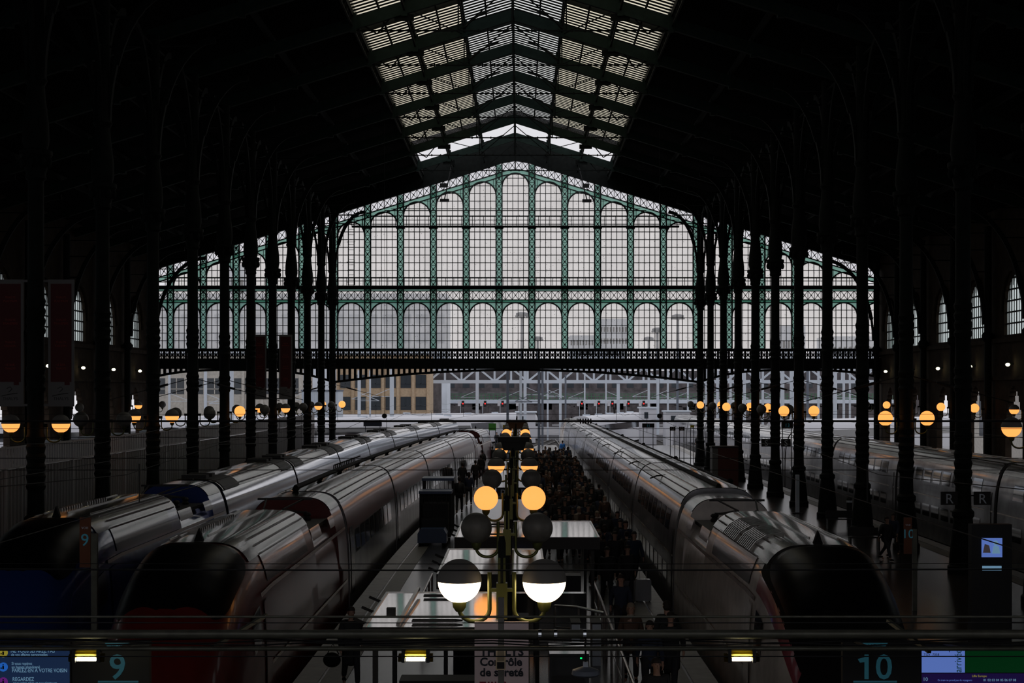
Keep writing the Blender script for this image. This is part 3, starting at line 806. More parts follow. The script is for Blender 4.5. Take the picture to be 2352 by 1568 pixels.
# ================================================================== TRAINS
def interp(tab, s):
    if s <= tab[0][0]: return tab[0][1]
    for (a, p), (b, q) in zip(tab, tab[1:]):
        if s <= b:
            u = (s - a) / (b - a); u = u * u * (3 - 2 * u) if False else u
            return p + (q - p) * u
    return tab[-1][1]
ZB = -.75
class Skin:
    """outside surface of a vehicle: P(s, t), s metres from the tip, t around from left sill over the roof to right sill"""
    def __init__(s, f, y0, d=1, top=3.4, hw=1.45, n=4.2, nose=False, topf=None, noselen=.9):
        s.f = f; s.y0 = y0; s.d = d; s.top = top; s.hw = hw; s.n = n; s.nose = nose; s.topf = topf; s.nl = noselen
    def P(s, q, t, off=0.0):
        top, hw, n = s.top, s.hw, s.n
        if s.nose:
            u = q / s.nl
            top = min(top, interp([(0, .75), (.12, 1.05), (.35, 1.38), (.8, 1.78), (1.5, 2.28), (2.3, 2.72), (3.1, 3.04), (3.9, 3.25), (4.8, 3.37), (5.8, 3.4)], u) * s.top / 3.4)
            hw = hw * interp([(0, .58), (.12, .70), (.35, .81), (.8, .90), (1.5, .955), (2.5, .985), (4, .995), (5.5, 1)], u)
            n = interp([(0, 2.3), (1.5, 2.9), (4, 3.6), (6, s.n)], u)
        if s.topf: top = s.topf(q, top)
        c, k = math.cos(t), math.sin(t); e = 2.0 / n
        x = -math.copysign(abs(c) ** e, c) * (hw + off); z = ZB + (top + off - ZB) * abs(k) ** e
        Y = s.y0 + s.d * q
        return Vector((s.f(Y) + x, Y, z))
    def tz(s, z, q=20, side=1):
        """angle for height z on the straight part of the body"""
        r = min(1, max(0, (z - ZB) / (s.top - ZB))); a = math.asin(r ** (s.n / 2.0)); return a if side < 0 else PI - a
    def shell(s, q0, q1, m, name, parent, step=1.0, nt=36, cap=True, org=(0, 0, 0), qs=None):
        b = MB(); qs = qs or [q0 + (q1 - q0) * k / max(1, round((q1 - q0) / step)) for k in range(max(1, round((q1 - q0) / step)) + 1)]
        ts = [PI * (k / nt) for k in range(nt + 1)]
        rows = [[s.P(q, t) for t in ts] for q in qs]
        b.grid(rows)
        if cap:
            b.quad(*rows[0]); b.quad(*reversed(rows[-1]))
        return b.build(name, m, parent, smooth=50)
    def patch(s, q0, q1, t0, t1, m, name, parent, off=.012, nq=None, nt=8, round_=0):
        """a raised skin over part of the surface; round_ > 0 gives a superellipse outline"""
        nq = nq or max(2, int((q1 - q0) / 1.5)); b = MB(); rows = []
        if round_:
            N = 16
            for i in range(N + 1):
                u = -1 + 2 * i / N; v = (1 - abs(u) ** round_) ** (1.0 / round_)
                v = max(v, .02)
                rows.append([s.P((q0 + q1) / 2 + u * (q1 - q0) / 2, (t0 + t1) / 2 + v * (2 * j / N - 1) * (t1 - t0) / 2, off) for j in range(N + 1)])
        else:
            for i in range(nq + 1): rows.append([s.P(q0 + (q1 - q0) * i / nq, t0 + (t1 - t0) * j / nt, off) for j in range(nt + 1)])
        b.grid(rows); return b.build(name, m, parent, smooth=60)

def coach(parent, f, y0, L, side_m, roof_m, vis, style, idx):
    """one carriage; vis is the side the hall sees (-1 left, 1 right)"""
    S = Skin(f, y0, top=3.4 if style != 'duplex' else 3.55)
    o = S.shell(0, L, side_m, 'coach', parent, step=1.6)
    S.patch(.05, L - .05, S.tz(3.02, side=-1), S.tz(3.02, side=1), roof_m, 'roof', o, nt=14, off=.02)
    # roof ribs
    r = MB()
    nr = 7 if style != 'gloss' else 3
    for k in range(nr):
        t = PI * (.33 + .34 * k / (nr - 1)); pr = None; n = 6
        for i in range(n + 1):
            p = S.P(.3 + (L - .6) * i / n, t, .035)
            if pr is not None: r.bar(pr, p, .035, .04)
            pr = p
    r.build('roof_rib', roof_m, o)
    for sd in (-1, 1):
        if style == 'duplex' or style == 'gloss':
            zs = ((1.0, 1.75),) if style == 'gloss' else ((.35, .95), (2.05, 2.7))
        else: zs = ((1.25, 2.0),)
        for za, zc in zs:
            if sd == vis:
                nW = 8
                for k in range(nW):
                    a = 1.9 + (L - 3.8) * (k + .12) / nW; e = 1.9 + (L - 3.8) * (k + .88) / nW
                    S.patch(a, e, S.tz(za, side=sd), S.tz(zc, side=sd), 'tglass', 'window', o, nq=2, nt=4, off=.014)
            else: S.patch(1.9, L - 1.9, S.tz(za, side=sd), S.tz(zc, side=sd), 'tglass', 'window_band', o, nt=4)
        for a in (.45,):
            dr = S.patch(a, a + 1.0, S.tz(.05, side=sd), S.tz(2.2, side=sd), 'tdark' if style == 'red' else 'tgrey', 'door', o, nq=2, nt=6, off=.022)
        if style == 'red': S.patch(.05, L - .05, S.tz(2.05, side=sd), S.tz(3.0, side=sd), 'tred', 'stripe', o, nt=5, off=.013)
        if style == 'duplex': S.patch(.05, L - .05, S.tz(1.35, side=sd), S.tz(1.42, side=sd), 'tsilver', 'trim_strip', o, nt=1, off=.02)
    if style == 'gloss':     # sunken dark equipment decks at both ends of the roof
        for a in (.3, L - 3.6):
            S.patch(a, a + 3.2, PI * .30, PI * .70, 'equip', 'roof_deck', o, nt=10, off=.04, nq=4)
            for q in (a + .6, a + 1.8): 
                c = S.P(q, PI / 2); MB().box(c.x - .5, c.x + .4, c.y - .3, c.y + .3, c.z - .05, c.z + .16).build('roof_unit', 'equip', o)
    # bellows to the next carriage
    G = Skin(f, y0 + L, top=S.top - .08, hw=1.36)
    G.shell(-.02, .52, 'tblack', 'gangway', o, step=.25)
    b = MB(); c0 = f(y0); b.box(c0 - 1.2, c0 + 1.2, y0 - .8, y0 + 1.4, -1.0 + .1, ZB + .05); b.build('bogie', 'tblack', o)
    return o

def loco(parent, f, tip, d, colors, L=22.0, well=(14.2, 19.6), face='black'):
    body_m, roof_m = colors
    def topf(q, top):
        return min(top, 2.72) if well[0] < q < well[1] else top
    S = Skin(f, tip, d, nose=True, topf=topf)
    qs = [0, .03, .1, .2, .35, .6, .9, 1.2, 1.6, 2, 2.5, 3, 3.5, 4, 4.5, 5, 5.6, 6.5] + [6.5 + k * (well[0] - 6.5) / 6 for k in range(1, 7)] + [well[0] + .01, (well[0] + well[1]) / 2, well[1] - .01, well[1], (well[1] + L) / 2, L]
    o = S.shell(0, L, body_m, 'power_car', parent, qs=qs)
    S2 = Skin(f, tip, d, nose=True)
    S2.patch(4.7, well[0] - .02, S2.tz(3.0, side=-1), S2.tz(3.0, side=1), roof_m, 'cab_roof', o, off=.02, nt=16, nq=10)
    S2.patch(well[1] + .02, L - .05, S2.tz(3.0, side=-1), S2.tz(3.0, side=1), roof_m, 'rear_roof', o, off=.02, nt=16, nq=3)
    # raised fairings beside the pantograph well
    for sd in (-1, 1):
        for a, e in ((well[0], well[0] + 2.0), (well[1] - 1.3, well[1])):
            t0 = S2.tz(2.55, side=sd); t1 = PI * .27 if sd < 0 else PI * .73
            S2.patch(a, e, t0, t1, roof_m, 'fairing', o, off=.015, nt=6, nq=3)
    # windscreen, cab side windows
    if face == 'black':
        S2.patch(.0, 5.25, PI * .245, PI * .755, 'tblack', 'nose_mask', o, off=.012, round_=7); S2.patch(0, .9, PI * .2, PI * .8, 'tblack', 'nose_tip', o, off=.02, nq=6, nt=14)
        for sd in (-1, 1):
            a0, a1 = (.195, .25) if sd < 0 else (.75, .805)
            S2.patch(.5, 4.9, PI * a0, PI * a1, 'tmag', 'side_stripe', o, off=.011, nq=10, nt=3)
    S2.patch(1.5, 4.55, PI * .27, PI * .73, 'wscreen', 'windscreen', o, off=.03, round_=4)
    for sd in (-1, 1):
        S2.patch(3.6, 4.5, S2.tz(1.4, side=sd) if sd < 0 else S2.tz(1.4, side=1), S2.tz(2.15, side=sd), 'tglass', 'cab_window', o, off=.02, nq=3, nt=4)
        g = S2.patch(5.9, 12.8, S2.tz(2.42, side=sd), S2.tz(3.05, side=sd), 'tdark', 'side_grille', o, off=.02, nq=5, nt=5)
        S2.patch(4.8, L - .3, S2.tz(2.24, side=sd), S2.tz(2.33, side=sd), 'tsilver', 'trim_strip', o, off=.035, nq=12, nt=2)
        S2.patch(5.2, L - .3, S2.tz(.62, side=sd), S2.tz(.70, side=sd), 'tsilver', 'lower_trim_strip', o, off=.02, nq=12, nt=2)
        S2.patch(5.0, 5.8, S2.tz(.0, side=sd), S2.tz(2.1, side=sd), body_m, 'cab_door', o, off=.028, nq=2, nt=6)
    # roof details
    b = MB()
    for k in range(9):
        pr = None
        t = PI * (.30 + .4 * k / 8)
        for i in range(7):
            p = S2.P(6.0 + (well[0] - 6.3) * i / 6, t, .035)
            if pr is not None: b.bar(pr, p, .03, .035)
            pr = p
    b.build('roof_rib', roof_m, o)
    for k, (a, e) in enumerate(((7.0, 9.2), (9.6, 12.0))):
        b = MB(); n = 9
        for i in range(n):
            q = a + (e - a) * i / n; p = [S2.P(q, PI * t_, .05) for t_ in (.30, .36, .42, .48)]
            for u, v in zip(p, p[1:]): b.bar(u, v, .09, .06)
        b.build('roof_louvre', 'troof', o)
    b = MB(); c = S2.P(5.0, PI / 2); b.prism([(c.x - .1, c.z), (c.x + .1, c.z), (c.x, c.z + .28)], c.y - .08, c.y + .08); b.build('aerial', 'tblack', o)
    m = (well[0] + well[1]) / 2
    b = MB(); c = S2.P(m, PI / 2)
    b.box(c.x - 1.1, c.x + 1.1, c.y - 2.2, c.y + 2.2, 2.70, 2.80)
    for dx in (-.6, .6):
        for dy in (-1.5, 0, 1.5): b.lathe([(.1, 2.8), (.13, 2.86), (.08, 2.92), (.13, 2.98), (.08, 3.04)], 8, (c.x + dx, c.y + dy, 0))
    b.box(c.x - .35, c.x + .35, c.y - .5, c.y + .5, 2.8, 3.1)
    b.build('well_equipment', 'equip', o)
    b = MB(); 
    for s_ in (-.45, .45):
        b.bar((c.x + s_, c.y + 1.5, 3.04), (c.x + s_ * .6, c.y - 1.2, 3.32), .05); b.bar((c.x + s_ * .6, c.y - 1.2, 3.32), (c.x + s_ * 1.2, c.y + 1.1, 3.45), .04)
    b.bar((c.x - .8, c.y + 1.1, 3.46), (c.x + .8, c.y + 1.1, 3.46), .06); b.bar((c.x - .6, c.y + 1.5, 3.04), (c.x + .6, c.y + 1.5, 3.04), .06)
    b.build('pantograph', 'equip', o)
    for q in (4.5, L - 4.5):
        Y = tip + d * q; cx = f(Y); b = MB(); b.box(cx - 1.2, cx + 1.2, Y - 1.6, Y + 1.6, -.95, ZB + .1); b.build('bogie', 'tblack', o)
    return o
def roof_cable(parent, f, y0, y1, step, off=0, z=3.6, r=.085):
    b = MB(); n = int((y1 - y0) / 3)
    b.tube([(f(y0 + (y1 - y0) * k / n) + off, y0 + (y1 - y0) * k / n, z) for k in range(n + 1)], r, 6)
    y = y0
    while y < y1:
        b.lathe([(.06, 3.35), (.12, 3.42), (.07, 3.48), (.12, 3.54), (.06, 3.62)], 8, (f(y) + off, y, 0)); y += step
    b.build('roof_cable', 'tblack', parent)
def zigzag(parent, f, y0, n, z=3.46):
    for k in range(n):
        y = y0 + k * .62; b = MB(); c = f(y)
        b.tube([(c - .55, y, z), (c - .55, y, z + .22), (c - .3, y, z + .3)], .03, 5); b.build('roof_insulator', 'equip', parent)

def train(name, label, f, tip, ncoach, cl, cols_, style, side_m, roof_m, vis, end=True, group=None, locoL=22.0, face='black', first_loco=True, tsize=None):
    t = thing(name, label, 'train', (f(tip), tip, GZF))
    t.location = (0, 0, 0)
    y = tip
    if first_loco: loco(t, f, tip, 1, cols_, locoL, face=face); G = Skin(f, tip + locoL, top=3.3, hw=1.34); G.shell(-.02, .52, 'tblack', 'gangway', t, step=.25); y = tip + locoL + .5
    for k in range(ncoach):
        coach(t, f, y, cl, side_m, roof_m, vis, style, k); y += cl + .5
    if end: loco(t, f, y + locoL, -1, cols_, locoL, face=face); y += locoL
    return t, y
tC, _ = train('high_speed_train', 'white-nosed grey train with a huge black windscreen at the central platform, right track', TC_, 30.0, 7, 18.4, ('twhite', 'troof'), 'duplex', 'tgrey', 'troof', -1)
roof_cable(tC, TC_, 52.8, 183, 6.2, off=.05)
roof_cable(tC, TC_, 57, 183, 20.0, off=.95, z=3.5, r=.04)
b = MB()
for y in [62 + 12.4 * k for k in range(10)]:
    p = [Vector((6.3 + 1.42 * math.cos(a) * -1, y, 3.0 + .5 * math.sin(a))) for a in [PI * q / 10 for q in range(11)]]
    b.tube([(6.35, y, 3.5), (5.6, y + .3, 3.48), (5.2, y + .9, 3.42), (5.0, y + 1.4, 3.3)], .03, 5)
b.build('roof_conduit', 'equip', tC)
tA, _ = train('high_speed_train', 'dark red train with silver roof at the central platform, left track', TA, 30.6, 4, 18.4, ('tred', 'troof'), 'red', 'tgrey', 'troof', 1, face='none')
roof_cable(tA, TA, 52, 128, 6.3, off=-.15)
zigzag(tA, TA, 66.0, 13)
tB, _ = train('high_speed_train', 'navy-nosed train with glossy curved silver side on the second track from the left columns', TB, 37.5, 7, 18.4, ('tblue', 'troof'), 'gloss', 'tgloss', 'troof', 1, end=False, face='none')
tD, _ = train('commuter_train', 'long grey train with two rows of windows beyond the right columns', TR, 34.0, 10, 18.4, ('tgrey', 'troof'), 'duplex', 'tgrey', 'troof', -1, end=False, first_loco=False)
tE, _ = train('commuter_train', 'pale silver train behind the tall slatted fence on the left', lambda Y: -25.0 + max(0, Y - 150) * .08, 60.0, 6, 18.4, ('tgrey', 'troof'), 'plain', 'tgrey', 'whitep', 1, end=False, first_loco=False)
# ================================================================== OUTSIDE, BEYOND THE GABLE
def facade(name, label, cat, x0, x1, Y, z0, z1, wall_m, rows, ncol, ww=.6, depth=14, pil=None, win_frame=None, group=None, wm='bwin'):
    """building front facing the hall: wall, one window part per opening, slim pilasters"""
    t = thing(name, label, cat, ((x0 + x1) / 2, Y, z0), group=group); W = x1 - x0; org = ((x0 + x1) / 2, Y, z0)
    MB().box(x0, x1, Y, Y + depth, z0, z1).build('wall', wall_m, t, org=org)
    for (za, zb_) in rows:
        for k in range(ncol):
            a = x0 + W * (k + .5 - ww / 2) / ncol; e = x0 + W * (k + .5 + ww / 2) / ncol
            w_ = MB().box(a, e, Y - .05, Y + .02, za, zb_).build('window', wm, t, org=org)
            if win_frame:
                f = MB(); f.box((a + e) / 2 - .06, (a + e) / 2 + .06, Y - .12, Y - .05, za, zb_); f.box(a, e, Y - .12, Y - .05, za + (zb_ - za) * .3, za + (zb_ - za) * .3 + .1)
                r = f.build('window_frame', win_frame, None); r.parent = w_; r.data.transform(Matrix.Translation((-org[0], -org[1], -org[2])))
    if pil:
        for k in range(ncol + 1):
            x = x0 + W * k / ncol; MB().box(x - .2, x + .2, Y - .35, Y, z0, z1).build('pilaster', pil, t, org=org)
    return t
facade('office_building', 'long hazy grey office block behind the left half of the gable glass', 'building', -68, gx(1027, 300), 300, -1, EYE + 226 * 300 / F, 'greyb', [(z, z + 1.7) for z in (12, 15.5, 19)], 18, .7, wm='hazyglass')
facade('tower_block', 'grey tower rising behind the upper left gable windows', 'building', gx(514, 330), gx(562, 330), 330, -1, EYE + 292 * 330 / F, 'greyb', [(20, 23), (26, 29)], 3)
facade('office_building', 'pale beige building with large square windows beyond the left columns', 'building', gx(340, 240), gx(690, 240), 240, -1, 12.0, 'beige', [(EYE - .3, EYE + 2.0), (.6, 2.8)], 8, .8, win_frame='beige', pil='beige')
facade('office_building', 'ochre building with dark windows left of the white truss bridge', 'building', gx(776, 250), gx(984, 250), 250, -1, 12.2, 'ochre', [(EYE + .6, EYE + 2.6), (3.9, 5.9), (.4, 1.8)], 6, .68, pil='ochre', win_frame='bwin')
t = thing('metal_shed', 'grey corrugated shed between the beige and ochre buildings', 'shed', (gx(735, 226), 226, 0)); b = MB(); b.box(-2.5, 2.5, 0, 6, 0, EYE + .1)
for k in range(25): b.box(-2.5 + k * .2, -2.4 + k * .2, -.05, 0, 0, EYE + .1)
b.build('wall', 'steelw', t); MB().box(-2.6, 2.6, -.15, 6.1, EYE + .1, EYE + .3).build('roof', 'steeld', t)
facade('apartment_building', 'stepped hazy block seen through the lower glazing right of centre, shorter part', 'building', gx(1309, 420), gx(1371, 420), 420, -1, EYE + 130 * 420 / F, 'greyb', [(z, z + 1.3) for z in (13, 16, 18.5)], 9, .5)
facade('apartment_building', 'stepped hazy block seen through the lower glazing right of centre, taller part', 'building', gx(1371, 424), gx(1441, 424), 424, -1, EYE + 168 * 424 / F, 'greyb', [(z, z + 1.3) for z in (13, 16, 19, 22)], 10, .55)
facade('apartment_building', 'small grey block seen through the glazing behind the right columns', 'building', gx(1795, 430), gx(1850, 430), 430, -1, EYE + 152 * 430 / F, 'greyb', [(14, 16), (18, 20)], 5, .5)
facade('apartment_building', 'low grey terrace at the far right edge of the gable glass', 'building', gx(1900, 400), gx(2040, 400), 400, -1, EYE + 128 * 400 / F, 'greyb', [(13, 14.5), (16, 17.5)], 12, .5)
t = thing('street_facade', 'pale street building seen through the arches of the right wall', 'building', (WR + 16, 90, 0)); MB().box(0, 8, -60, 90, 0, 11).build('wall', 'beige', t)
for k in range(18): MB().box(-.05, 0, -56 + k * 8, -52 + k * 8, 2, 8).build('window', 'bwin', t)
facade('retaining_wall', 'long dark stone wall with a brown building row behind the bridge', 'wall', gx(985, 350), gx(2150, 350), 350, -1, EYE + 3.2, 'darkstone', [(EYE + .9, EYE + 2.3)], 34, .45)
# light masts with ring shaped heads
for px, py, Y, lb in ((1199, 716, 380, 'left of the gable centre, tallest'), (1557, 721, 380, 'beside the right column row'), (1510, 752, 430, 'second left of the right columns'), (1490, 773, 460, 'smallest, right of the stepped block'), (1235, 772, 460, 'small, just right of centre')):
    z = EYE + (HY - py) * Y / F
    t = thing('light_mast', 'tall grey yard light mast seen through the glass, ' + lb, 'light mast', (gx(px, Y), Y, GZF), group='yard light masts')
    MB().tube([(0, 0, 0), (0, 0, z - GZF)], [.45, .3], 10).build('pole', 'steeld', t)
    b = MB(); b.lathe([(.6, z - GZF - 1.1), (1.4, z - GZF - .7), (1.4, z - GZF - .3), (.5, z - GZF)], 14)
    for k in range(10):
        a = 2 * PI * k / 10; b.box(1.3 * math.cos(a) - .25, 1.3 * math.cos(a) + .25, 1.3 * math.sin(a) - .25, 1.3 * math.sin(a) + .25, z - GZF - 1.2, z - GZF - .8)
    b.build('lamp_head', 'steeld', t)
# white truss footbridge and its posts
TY = 270.0; tx0, tx1 = gx(984, TY), gx(2100, TY); zt0, zt1 = EYE + 20 * TY / F, EYE + 58 * TY / F
t = thing('truss_bridge', 'pale steel truss footbridge spanning the yard beyond the gable', 'bridge', ((tx0 + tx1) / 2, TY, 0)); org = ((tx0 + tx1) / 2, TY, 0)
MB().box(tx0, tx1, TY - .3, TY + .3, zt0, zt0 + .55).build('lower_chord', 'steelw', t, org=org)
MB().box(tx0, tx1, TY - .3, TY + .3, zt1 - .5, zt1).build('upper_chord', 'steelw', t, org=org)
b = MB(); x = tx0; k = 0
while x < tx1 - 1:
    b.bar((x, TY, zt0 + .3), (x, TY, zt1 - .2), .32); b.bar((x, TY, zt1 - .2) if k % 2 else (x, TY, zt0 + .3), (x + 2.7, TY, zt0 + .3) if k % 2 else (x + 2.7, TY, zt1 - .2), .3); x += 2.7; k += 1
b.build('web', 'steelw', t, org=org)
for x_ in (tx0 + .5, gx(1420, TY), gx(1700, TY), tx1 - .5): MB().box(x_ - .25, x_ + .25, TY - .2, TY + .2, GZF, zt0 + .1).build('pier', 'steelw', t, org=org)
MB().box(tx0, tx1, TY + 1, TY + 3.2, zt0 + .2, zt0 + .5).build('deck', 'steeld', t, org=org)
MB().box(tx0, tx1, TY + 3.2, TY + 3.3, zt0 + .5, zt1 - .6).build('screen_wall', 'darkstone', t, org=org)
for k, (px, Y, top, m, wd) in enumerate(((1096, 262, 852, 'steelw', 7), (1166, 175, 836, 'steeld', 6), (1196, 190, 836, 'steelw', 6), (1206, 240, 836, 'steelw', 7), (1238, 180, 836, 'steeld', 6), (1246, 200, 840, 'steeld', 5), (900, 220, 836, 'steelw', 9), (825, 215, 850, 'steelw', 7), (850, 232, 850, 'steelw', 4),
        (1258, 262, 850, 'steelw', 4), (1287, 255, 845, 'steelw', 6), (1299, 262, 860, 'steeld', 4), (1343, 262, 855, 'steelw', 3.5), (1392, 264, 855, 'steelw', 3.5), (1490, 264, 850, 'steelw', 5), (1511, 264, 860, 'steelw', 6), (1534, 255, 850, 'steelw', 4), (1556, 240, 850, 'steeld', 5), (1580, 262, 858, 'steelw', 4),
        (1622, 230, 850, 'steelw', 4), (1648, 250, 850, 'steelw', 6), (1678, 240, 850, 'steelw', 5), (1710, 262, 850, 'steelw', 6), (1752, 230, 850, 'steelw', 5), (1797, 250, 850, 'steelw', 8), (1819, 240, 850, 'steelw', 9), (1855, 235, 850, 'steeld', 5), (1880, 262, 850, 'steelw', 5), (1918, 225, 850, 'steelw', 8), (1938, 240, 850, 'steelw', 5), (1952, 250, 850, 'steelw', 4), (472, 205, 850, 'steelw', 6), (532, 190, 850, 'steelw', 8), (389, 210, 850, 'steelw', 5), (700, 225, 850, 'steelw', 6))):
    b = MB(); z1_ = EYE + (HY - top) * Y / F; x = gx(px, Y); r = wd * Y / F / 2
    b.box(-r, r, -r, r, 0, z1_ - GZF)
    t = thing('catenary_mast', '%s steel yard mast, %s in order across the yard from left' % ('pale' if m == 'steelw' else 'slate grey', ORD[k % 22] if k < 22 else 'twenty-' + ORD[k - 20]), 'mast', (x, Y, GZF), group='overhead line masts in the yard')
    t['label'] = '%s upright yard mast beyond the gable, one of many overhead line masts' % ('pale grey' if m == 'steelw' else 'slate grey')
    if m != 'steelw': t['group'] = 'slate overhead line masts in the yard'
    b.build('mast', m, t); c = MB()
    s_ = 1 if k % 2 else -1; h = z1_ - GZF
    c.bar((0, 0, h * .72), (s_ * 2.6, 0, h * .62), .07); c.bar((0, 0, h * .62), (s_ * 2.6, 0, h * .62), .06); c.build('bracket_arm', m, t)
# stone arched bridge with green railing
BY = 325.0; bx0, bx1 = gx(1012, BY), gx(2080, BY); zd = EYE - 18 * BY / F
t = thing('road_bridge', 'dark bridge with pale deck edge crossing the yard below the truss', 'bridge', ((bx0 + bx1) / 2, BY, 0)); org = ((bx0 + bx1) / 2, BY, 0)
MB().box(bx0, bx1, BY - .5, BY + 8, zd - .7, zd).build('deck', 'steelw', t, org=org)
b = MB(); n = 13; W = (bx1 - bx0) / n
for k in range(n + 1): b.box(bx0 + k * W - .8, bx0 + k * W + .8, BY, BY + 7, GZF, zd - .7)
for k in range(n):
    for j in range(8):
        a, e = bx0 + (k + j / 8) * W, bx0 + (k + (j + 1) / 8) * W; m = ((j + .5) / 8 * 2 - 1)
        b.box(a, e, BY, BY + 7, zd - .7 - 1.2 * m * m - .3, zd - .7)
b.build('pier_arch', 'darkstone', t, org=org)
b = MB(); x = bx0
while x < bx1: b.box(x - .05, x + .05, BY - .45, BY - .35, zd, zd + 1.15); x += .8
for z in (.1, .6, 1.1): b.box(bx0, bx1, BY - .46, BY - .34, zd + z, zd + z + .1)
b.build('railing', 'railgreen', t, org=org)
MB().box(bx0, bx1, BY + 7.5, BY + 7.7, zd, zd + 1.6).build('parapet', 'darkstone', t, org=org)
t = thing('stone_tower', 'dark stone bridge tower right of the ochre building', 'tower', (gx(998, 288), 288, GZF)); MB().box(-1.1, 1.1, 0, 3, 0, EYE + 1.6 - GZF + 1).build('wall', 'darkstone', t)
MB().box(-1.3, 1.3, -.2, 3.2, EYE + 2.6 - GZF, EYE + 2.9 - GZF).build('cornice', 'darkstone', t)
# signals
for k, px in enumerate((1057.6, 1108.6, 1148.7, 1191, 1331, 1370, 1401, 1438, 1473, 913, 951)):
    Y = 285.0; z = EYE - 28 * Y / F; x = gx(px, Y)
    t = thing('railway_signal', 'white-plated signal with red light, one in the row under the bridge', 'signal', (x, Y, GZF), group='row of signals under the bridge')
    if k > 8: t['label'] = 'small signal with white plate and dark head before the ochre building'; t['group'] = 'signals before the ochre building'
    MB().box(-.05, .05, -.05, .05, 0, z - GZF + .8).build('mast', 'steelw', t)
    MB().box(-.45, .05, -.12, -.05, z - GZF - .3, z - GZF + .5).build('plate', 'whitep', t)
    h = MB().box(.2, .65, -.1, .1, z - GZF - .5, z - GZF + .6).build('head', 'black', t)
    if k <= 8: MB().ellipsoid((.42, -.12, z - GZF + .1), (.12, .06, .12), 8, 6).build('light', 'redlight', h)
# trains and sheds out in the yard
def far_train(label, f, y0, y1, hw=1.45, top=3.4, m='whitep', nm='commuter_train', win='tglass'):
    t = thing(nm, label, 'train', (0, 0, 0), group=None)
    S = Skin(f, y0, top=top, hw=hw); o = S.shell(0, y1 - y0, m, 'body', t, step=3)
    S.patch(.1, y1 - y0 - .1, S.tz(1.2, side=1), S.tz(2.1, side=1), win, 'window_band', o, nt=3); S.patch(.1, y1 - y0 - .1, S.tz(1.2, side=-1), S.tz(2.1, side=-1), win, 'window_band', o, nt=3)
    q = 4
    while q < y1 - y0: c = S.P(q, PI / 2); MB().box(c.x - .5, c.x + .5, c.y - .6, c.y + .6, c.z - .05, c.z + .18).build('roof_unit', 'steelw', o); q += 9
    return t
far_train('white-roofed train crossing the yard on the far left, rear one', lambda Y: -78 + (Y - 196) * 1.25, 196, 252, hw=2.2)
far_train('white-roofed train crossing the yard on the far left, front one', lambda Y: -66 + (Y - 172) * 1.15, 172, 222, hw=2.1)
far_train('white-roofed train in the yard centre left of the masts', lambda Y: -13 + (Y - 228) * .42, 228, 262, hw=1.7)
far_train('silver train curving to the right in the yard, right of centre', lambda Y: 8.0 + (Y - 218) * .23, 218, 262, hw=1.5)
far_train('long white train in the yard beyond the right columns', lambda Y: 30 + (Y - 190) * .9, 190, 232, hw=2.0)
far_train('pale train on the outermost track left of the fence', lambda Y: -29.5 - max(0, 150 - Y) * 0, 100, 190, hw=1.4, m='whitep')
for px0, px1, py, Y, lb in ((1473, 1508, 938, 236, 'right of centre'), (1186, 1230, 948, 244, 'behind the lamp posts'), (1530, 1585, 946, 231, 'left of the right column row')):
    z = EYE - (py - HY) * Y / F; t = thing('yard_cabin', 'low white cabin in the yard, ' + lb, 'cabin', (gx((px0 + px1) / 2, Y), Y, 0), group='white cabins in the yard')
    w_ = (px1 - px0) * Y / F / 2; MB().box(-w_, w_, 0, 5, -.9, z).build('wall', 'whitep', t); MB().box(-w_ - .2, w_ + .2, -.2, 5.2, z, z + .2).build('roof', 'steelw', t)
    MB().box(-w_ * .6, -w_ * .1, -.05, 0, z - 1.4, z - .5).build('window', 'bwin', t)
# boards near the far end of the platforms
def board(name, label, cat, px, py, wpx, hpx, Y, m, text=None, tm='cyan', posts=True, ts=.8):
    c = at(px, py, Y); w_, h = wpx * Y / F, hpx * Y / F
    t = thing(name, label, cat, (c.x, Y, 0)); MB().box(-w_ / 2, w_ / 2, -.06, .06, c.z - h / 2, c.z + h / 2).build('panel', m, t)
    if posts:
        for s_ in (-1, 1): MB().box(s_ * w_ * .4 - .03, s_ * w_ * .4 + .03, .07, .13, 0, c.z + h / 2).build('post', 'steeld', t)
    if text: text_mesh(text, h * ts, tm, 'lettering', t, (0, -.065, c.z - h * ts * .36), align='CENTER')
    return t
board('hoarding', 'bright green panel beyond the end of the dark red train', 'hoarding', 1131, 980, 17, 16, 160, 'greenad')
board('yellow_sign', 'small yellow sign right of the green panel', 'sign', 1160, 980, 10, 9, 136, 'yellow')
board('track_display', 'dark board with cyan number 13 between right columns', 'sign', 1808, 976, 26, 14, 118, 'black', '13', 'cyan')
board('track_display', 'dark board with number 11 right of the central train', 'sign', 1489, 977, 28, 10, 150, 'black', '11', 'cyan')
board('yellow_sign', 'small yellow plate beside the number 13 board', 'sign', 1822, 981, 9, 8, 119, 'yellow', posts=False) if False else None
board('yellow_sign', 'yellow plate at the foot of the right column row near the gable', 'sign', 1590, 979, 9, 6, 140, 'yellow')
for px, lb in ((1545, 'left'), (1566, 'right')): board('letter_sign', 'small dark sign with letter U, the %s of the pair' % lb, 'sign', px, 984, 13, 9, 142, 'black', 'U', 'whitep', ts=1.0)
board('departure_board', 'dark departure board over the platform left of the curving trains', 'sign', 856, 974, 42, 10, 160, 'ink')
